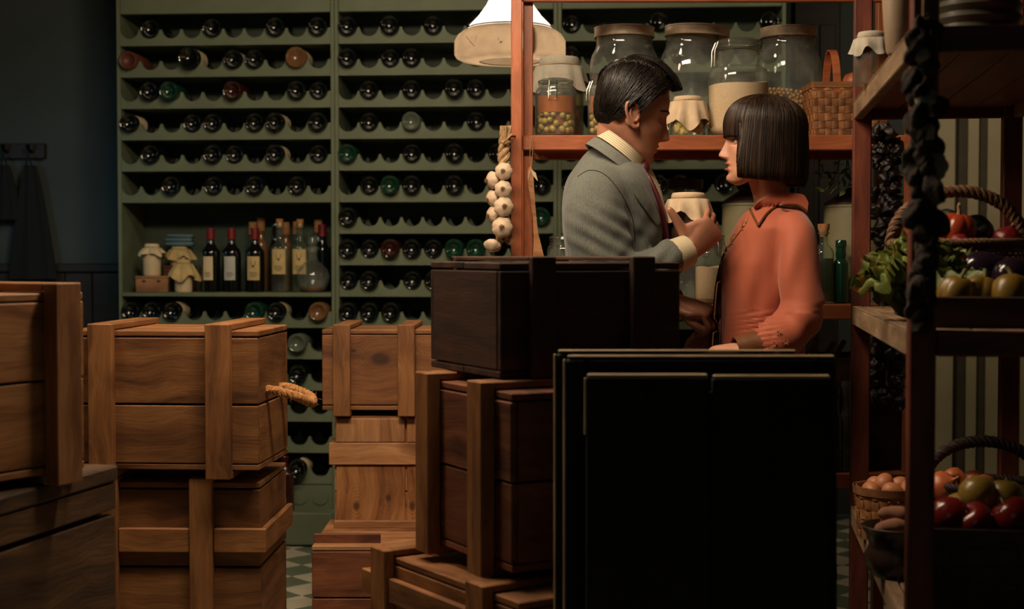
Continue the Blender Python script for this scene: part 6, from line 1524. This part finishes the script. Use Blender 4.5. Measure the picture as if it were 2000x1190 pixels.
# shirt cuff at the wrist
ax_ = (wr - P3(1300, 512, 3.55)).normalized()
def sleeve_ring(c, ax, r0, r1, ln, th, sq=1.0, n=40):
    m = frame(c, ax, (0, -1, .3)); rr = []
    for x, r in ((0, r0), (ln, r1), (ln, r1 - th), (0, r0 - th)): rr.append([m @ Vector((x, math.cos(a) * r * sq, math.sin(a) * r)) for a in [2 * math.pi * k / n for k in range(n)]])
    rr.append(rr[0]); return rings_mesh(rr, caps=False)
MCUFF = striped('cream_striped_cuff', (216, 200, 168), (160, 142, 108), 70, 'DIAGONAL', .4, .9, mix=.3)
G().add(sleeve_ring(P3(1313, 503, 3.562), ax_, .0445, .0400, .048, .003)).build('shirt_cuff', MCUFF, man)
axl = Vector((.8, -.3, .1)).normalized(); G().add(sleeve_ring(P3(1306, 597, 3.805), axl, .042, .040, .035, .003)).build('shirt_cuff', MCUFF, man)
# shirt front and tie
MTIE = simple('dark_red_silk_tie', (78, 18, 26), rough=.5, var=.3, scale=60)
G().add(tube([P3(1225, 318, 3.72), P3(1238, 345, 3.74), P3(1250, 385, 3.74), P3(1256, 430, 3.74), P3(1256, 500, 3.74)], [.045, .05, .058, .062, .062], 24, 4)).build('shirt_front', MSHIRT, man)
G().add(sphere(1, 16, 12), T(*P3(1256, 330, 3.665), rx=0, ry=R(25), s=(.016, .018, .020))).add(tube([P3(1258, 336, 3.655), P3(1268, 352, 3.64), P3(1282, 385, 3.635), P3(1294, 420, 3.64), P3(1302, 470, 3.66)], [.010, .018, .023, .025, .025], 14, 5, flat=.4, up=(1, 0, .4))).build('necktie', MTIE, man)
# trousers and shoes
MTR = striped('grey_wool_trousers', (70, 72, 68), (100, 98, 90), 38, 'X', .2, .95)
for s in (-1, 1):
    g = G().add(tube([P3(1190, 700, 3.74) + Vector((0, s * .07, 0)), Vector((.0, s * .10, .75)) , Vector((.02, s * .11, .45)), Vector((-.01, s * .12, .06))], [.10, .095, .075, .065], 24, 5))
    g.build('trouser_leg', MTR, man)
    g = G().add(tube([(-.08, s * .12, .05), (0, s * .12, .055), (.10, s * .12, .04), (.17, s * .12, .028)], [.035, .045, .040, .022], 16, 4)).add(box(-.12, .19, s * .12 - .045, s * .12 + .045, .0, .014, .006)); g.build('shoe', MIRON, man)
# ---- jar in his hand
pj = at(1344, 470, 3.663)
jr_ = covered_jar('covered_jar', pj.x, pj.y, at(1344, 470, 3.663).z - .004, .122, .052, glass('amber_jar_glass', (.72, .58, .36), (.4, .28, .14)), MCLOTH, 'cloth-topped jar of preserve held in the man\'s hand', 'cloth-tied preserve jars', 1.40, drop=.5)
G().add(lathe([(0, .004), (.043, .004), (.0485, .012), (.0485, .085), (0, .086)], 40)).build('preserve', simple('dark_amber_preserve', (92, 62, 28), rough=.4, var=.4, scale=50), jr_)
# ================================================================ the woman
YW = 3.74
wom = empty('person', (X(1490, YW), YW, 0), 0, 'woman with a dark brown bob and fringe in an orange blouse, facing the man', 'person')
wl0 = Vector(wom.location)
def Q3(px, py, Y): return at(px, py, Y) - wl0
MSKW = skin_mat('woman_skin', (204, 150, 122), (170, 88, 70)); MHW = hair_mat('dark_brown_bob_hair', (24, 16, 11), (62, 42, 27), .35, .42)
HW_ = Matrix.Translation(-wl0) @ head_frame(R(180 - 3), R(-4), R(0), (.1065, 0, -.036), at(1402, 302, YW - .03), .935)
neckw = tube([HW_ @ Vector((-.020, 0, .0)), HW_ @ Vector((-.020, 0, -.06)), Q3(1503, 372, YW), Q3(1510, 400, YW), Q3(1508, 440, YW)], [.047, .046, .045, .050, .075], 32, 5)
torw = rings_mesh([ell(Q3(1500, py, YW), a, b) for py, a, b in ((425, .05, .09), (460, .08, .12), (540, .09, .12), (640, .085, .11), (760, .09, .12))])
wlw = Q3(1452, 682, 3.50); HLw = frame(wlw, Vector((-.95, .10, -.12)), Vector((-.1, -.35, .93)))
handLw = hand_g(HLw, ((.25, .4, .3), (.3, .45, .3), (.35, .5, .3), (.4, .5, .3)), thumb=(.3, .5, .2), side=1, s=.86)
armLw = tube([Q3(1552, 450, 3.60), Q3(1566, 520, 3.56), Q3(1572, 610, 3.54), Q3(1560, 630, 3.53), Q3(1500, 668, 3.51), wlw], [.036, .034, .032, .032, .028, .023], 14, 4)
wrw = Q3(1382, 652, 3.80); HRw = frame(wrw, Vector((-.62, -.1, -.75)), Vector((-.5, -.6, .5)))
handRw = hand_g(HRw, ((.3, .5, .3), (.35, .55, .3), (.4, .6, .35), (.45, .6, .4)), thumb=(.4, .45, .2), side=-1, s=.84)
armRw = tube([Q3(1545, 450, 3.88), Q3(1540, 540, 3.90), Q3(1500, 610, 3.88), Q3(1430, 632, 3.84), wrw], [.036, .034, .030, .026, .022], 14, 4)
body('skin', HW_, False, [neckw, torw, handLw, armLw, handRw, armRw], MSKW, wom, mouth_open=.0022)
eyes(HW_, wom, (1, 0, .08), 15, MSKW, False); brows(HW_, wom, MHW, .003, .0200, False)
# ---- bob hair: thick curtain with fringe
def bob_pt(a, t, lift=0):
    """a: angle from the face (0 front, pi back); t: 0 crown .. 1 tips. returns head coordinates"""
    ab = abs(a); front = ab < .80
    zt = .135
    zend = float(np.interp(ab, [0, .70, .80, .95, 1.6, 3.15], [.012, .010, .008, -.100, -.104, -.112]))
    # crown dome for t<.4, then a falling curtain
    ts = .52 if not front else .62
    if t < ts:
        u = t / ts; th_ = u * math.pi / 2; rx = .108 if math.cos(a) > 0 else .120; x = -.012 + rx * math.sin(th_) ** .9 * math.cos(a); y = .092 * math.sin(th_) ** .9 * math.sin(a); z = (zt - .045) * (math.cos(th_) ** .85) + .045 if th_ < math.pi / 2 else .045
    else:
        u = (t - ts) / (1 - ts); rx = .108 if math.cos(a) > 0 else .120; z = .045 + (zend - .045) * u
        fl = 1 + .085 * math.sin(u * math.pi * .60) * (0 if front else 1); x = -.012 + rx * fl * math.cos(a); y = .092 * fl * math.sin(a)
        if front: x -= .004 * u; x += 0
        elif math.cos(a) > 0: x = min(x, .050 + .012 * u * u); y *= 1 + .02 * u
        if u > .8 and not front: k = (u - .8) / .2; x -= (x + .012) * .07 * k * k * (1 if x < .02 else 0); y *= 1 - .07 * k * k
    c = Vector((-.012, 0, .02)); p = Vector((x, y, z)); d = Vector((x + .012, y, max(0, z - .04))); 
    if d.length > 0: p += d.normalized() * lift
    return p
g = G(); na_, nt_ = 260, 44; v = []; f = []
for i in range(nt_ + 1):
    t = i / nt_
    for j in range(na_):
        a = -math.pi + 2 * math.pi * j / na_; gr = (.0011 * math.sin(61 * a + 2 * math.sin(3 * t)) + .0009 * math.sin(137 * a + t * 3) + .0012 * math.sin(23 * a)) * min(1, t * 2.5)
        v.append(bob_pt(a, t, gr))
for i in range(nt_):
    for j in range(na_):
        j2 = (j + 1) % na_; a0 = -math.pi + 2 * math.pi * j / na_; a1 = a0 + 2 * math.pi / na_
        f.append((i * na_ + j, (i + 1) * na_ + j, (i + 1) * na_ + j2, i * na_ + j2))
hw_o = G().add((v, f), HW_).build('hair', MHW, wom, smooth=180)
md = hw_o.modifiers.new('thickness', 'SOLIDIFY'); md.thickness = .008; md.offset = -1
g = G(); rnd = random.Random(5)
for k in range(2600):
    a = rnd.uniform(-math.pi, math.pi); lf = rnd.uniform(-.0005, .0022); t0 = rnd.choice((0.02, .1, .2, .3, .45)); t1 = 1 - abs(rnd.gauss(0, .016)); w_ = rnd.gauss(0, .012); q = rnd.uniform(0, 6)
    n = 14; pts = [bob_pt(a + w_ * math.sin(q + 3 * (t0 + (t1 - t0) * i / n)), t0 + (t1 - t0) * i / n, lf) for i in range(n + 1)]
    g.add(tube(pts, [.0006, .00095, .00095, .0005], 3), HW_)
g.build('hair_strands', MHW, hw_o, smooth=180)
# ---- blouse
MBL = simple('burnt_orange_silk', (172, 84, 54), rough=.7, var=.06, scale=5, bump=.12, bscale=900, Sheen_Weight=.3)
MBRN = simple('brown_satin_trim', (104, 62, 32), rough=.45, var=.15, scale=30); MGOLD = simple('old_gold_thread', (170, 112, 62), rough=.5, var=.2, scale=90)
g = G()
g.add(rings_mesh([ell(Q3(c, py, YW), a, b, p=2.2) for py, c, a, b in ((404, 1518, .056, .066), (414, 1515, .072, .095), (428, 1510, .085, .140), (446, 1506, .094, .163), (480, 1503, .106, .160), (515, 1497, .120, .155), (555, 1494, .122, .148), (600, 1490, .114, .140), (650, 1486, .110, .140), (700, 1484, .114, .150), (735, 1484, .120, .158))]))
g.add(tube([Q3(1545, 436, 3.63), Q3(1556, 462, 3.59), Q3(1560, 510, 3.565), Q3(1566, 560, 3.55), Q3(1572, 600, 3.545)], [.044, .050, .050, .050, .056], 28, 5)); g.add(sphere(.058, 20, 12), T(*Q3(1565, 618, 3.54)))
g.add(tube([Q3(1562, 622, 3.54), Q3(1535, 650, 3.53), Q3(1505, 668, 3.515), Q3(1482, 676, 3.51), Q3(1470, 679, 3.505)], [.052, .056, .054, .040, .030], 28, 5))
g.add(tube([Q3(1545, 436, 3.86), Q3(1548, 500, 3.90), Q3(1525, 580, 3.90), Q3(1480, 612, 3.87), Q3(1430, 634, 3.84), Q3(1402, 644, 3.82)], [.044, .050, .050, .050, .044, .028], 24, 5))
bm_ = remeshed(g, .0052, 10, .6)
def bx_(p):
    w = Vector(p) + wl0; px = w.x / w.y * F + 1000; py = 500 - (w.z - 1.17) * F / w.y; e = 0
    if w.y < 3.66 and py > 610:   # gathers towards the cuff
        t = math.exp(-((px - 1478) / 34) ** 2); e += .0036 * math.sin(py * .62 + px * .10) * t
        e += .006 * math.sin((px - py * .6) * .085) * math.exp(-((px - 1560) / 42) ** 2) * math.exp(-((py - 622) / 30) ** 2)
    if w.y < 3.66: e += .0045 * math.sin((px * .9 + py * .35) * .105) * math.exp(-((px - 1530) / 26) ** 2) * math.exp(-((py - 540) / 70) ** 2)
    e += .0035 * math.sin((px + py * .18) * .13) * math.exp(-((px - 1482) / 40) ** 2) * math.exp(-((py - 600) / 70) ** 2)
    return e
wrinkle(bm_, .0062, (11, 11, 5), 9, bx_); bm_.materials.clear(); bm_.materials.append(MBL); shade(bm_, 180)
bl = link('blouse', bm_, wom)
BB = BVHTree.FromPolygons([Vector(v_.co) + wl0 for v_ in bm_.vertices], [tuple(p.vertices) for p in bm_.polygons])
def panel_w(e1, e2, off, th, nm, mat, **k):
    o, gr = panel(BB, e1, e2, off, th, nm, mat, None, **k); o.parent = bl; o.location = -wl0; return o
IN = [(1466, 409), (1478, 398), (1492, 388), (1510, 380), (1527, 377), (1550, 377), (1570, 381), (1579, 396)]
OUT = [(1481, 441), (1490, 427), (1499, 416), (1509, 408), (1521, 402), (1537, 399), (1559, 401), (1577, 414)]
panel_w(IN, OUT, .006, .004, 'collar', MBL, dflt=3.65, puff=.005)
def line_w(lst, off, r, nm, mat, n=50, dflt=3.64):
    pts = [proj(BB, *poly_at(lst, i / n), off, dflt)[0] - wl0 for i in range(n + 1)]
    ys = [p.y for p in pts]
    for _ in range(4): ys = [ys[0]] + [(ys[i - 1] + ys[i] * 2 + ys[i + 1]) / 4 for i in range(1, n)] + [ys[-1]]
    for p, y in zip(pts, ys): p.y = min(p.y, y)
    return G().add(tube(pts, r, 8, flat=1)).build(nm, mat, bl)
line_w(OUT, .0085, .0032, 'collar_trim', MBRN); line_w([(1465, 409), (1469, 418), (1474, 428), (1481, 441)], .0085, .0032, 'collar_trim', MBRN)
panel_w([(1419, 483), (1408, 507), (1400, 540), (1395, 572), (1391, 620), (1388, 660), (1386, 700)], [(1420, 484), (1412, 508), (1410, 545), (1409, 580), (1409, 620), (1409, 660), (1410, 700)], .003, .003, 'front_panel', simple('dark_brown_embroidered_panel', (66, 36, 22), rough=.6, var=.5, scale=60), dflt=3.72)
line_w([(1461, 425), (1448, 447), (1432, 470), (1418, 495), (1406, 530), (1399, 570), (1394, 640), (1390, 698)], .004, .0017, 'front_piping', MGOLD)
for px, py, rr_ in ((1454, 440, 7.5), (1434, 466, 8.5), (1422, 488, 8)):
    c, _ = proj(BB, px, py, .005); c -= wl0; r = rr_ * 3.6 / F; m = frame(c, (.5, -.1, .86), (-.3, -.95, 0))
    G().add(tube([m @ Vector((r * 1.25 * math.cos(a), r * .75 * math.sin(a), .001)) for a in [2 * math.pi * k / 20 for k in range(21)]], .0015, 6)).add(sphere(1, 10, 8), m @ T(0, 0, 0, s=(.004, .004, .002))).build('button_loop', MGOLD, bl)
for px, py in ((1520, 650), (1512, 672), (1535, 668)):
    c, _ = proj(BB, px, py, .002); c -= wl0; g = G()
    for q in range(6):
        a = q * 1.05; g.add(tube([c, c + Vector((.007 * math.cos(a), -.003, .007 * math.sin(a)))], .0011, 5))
    g.build('embroidered_flower', MGOLD, bl)
cw = (Q3(1440, 684, 3.50) - Q3(1478, 677, 3.508)).normalized()
G().add(sleeve_ring(Q3(1480, 676, 3.508), cw, .038, .033, .058, .003)).build('cuff', MBRN, bl)
c2 = (wrw - Q3(1405, 644, 3.82)).normalized(); G().add(sleeve_ring(Q3(1402, 643, 3.82), c2, .034, .030, .032, .003)).build('cuff', MBRN, bl)
# skirt, legs, shoes
MSK = simple('dark_brown_wool_skirt', (44, 28, 22), rough=.95, var=.2, scale=20)
G().add(rings_mesh([[(x * (1 + .05 * math.sin(9 * k / 64 * 2 * math.pi) * w_), y * (1 + .05 * math.sin(9 * k / 64 * 2 * math.pi) * w_), z) for k, (x, y, _) in enumerate(ell((0, 0, 0), a, b, 64))] for z, a, b, w_ in ((.93, .105, .14, 0), (.85, .125, .16, .2), (.7, .15, .19, .7), (.35, .19, .22, 1))], caps=True)).build('skirt', MSK, wom)
for s in (-1, 1):
    G().add(tube([(0, s * .07, .40), (.01, s * .075, .22), (0, s * .08, .07)], [.05, .045, .03], 16, 4)).build('stocking', MSK, wom)
    G().add(tube([(.05, s * .08, .055), (0, s * .08, .05), (-.08, s * .08, .03), (-.14, s * .08, .02)], [.026, .034, .032, .016], 14, 4)).add(box(.03, .07, s * .08 - .016, s * .08 + .016, 0, .05, .003)).add(box(-.15, .03, s * .08 - .03, s * .08 + .03, 0, .008, .003)).build('shoe', MIRON, wom)
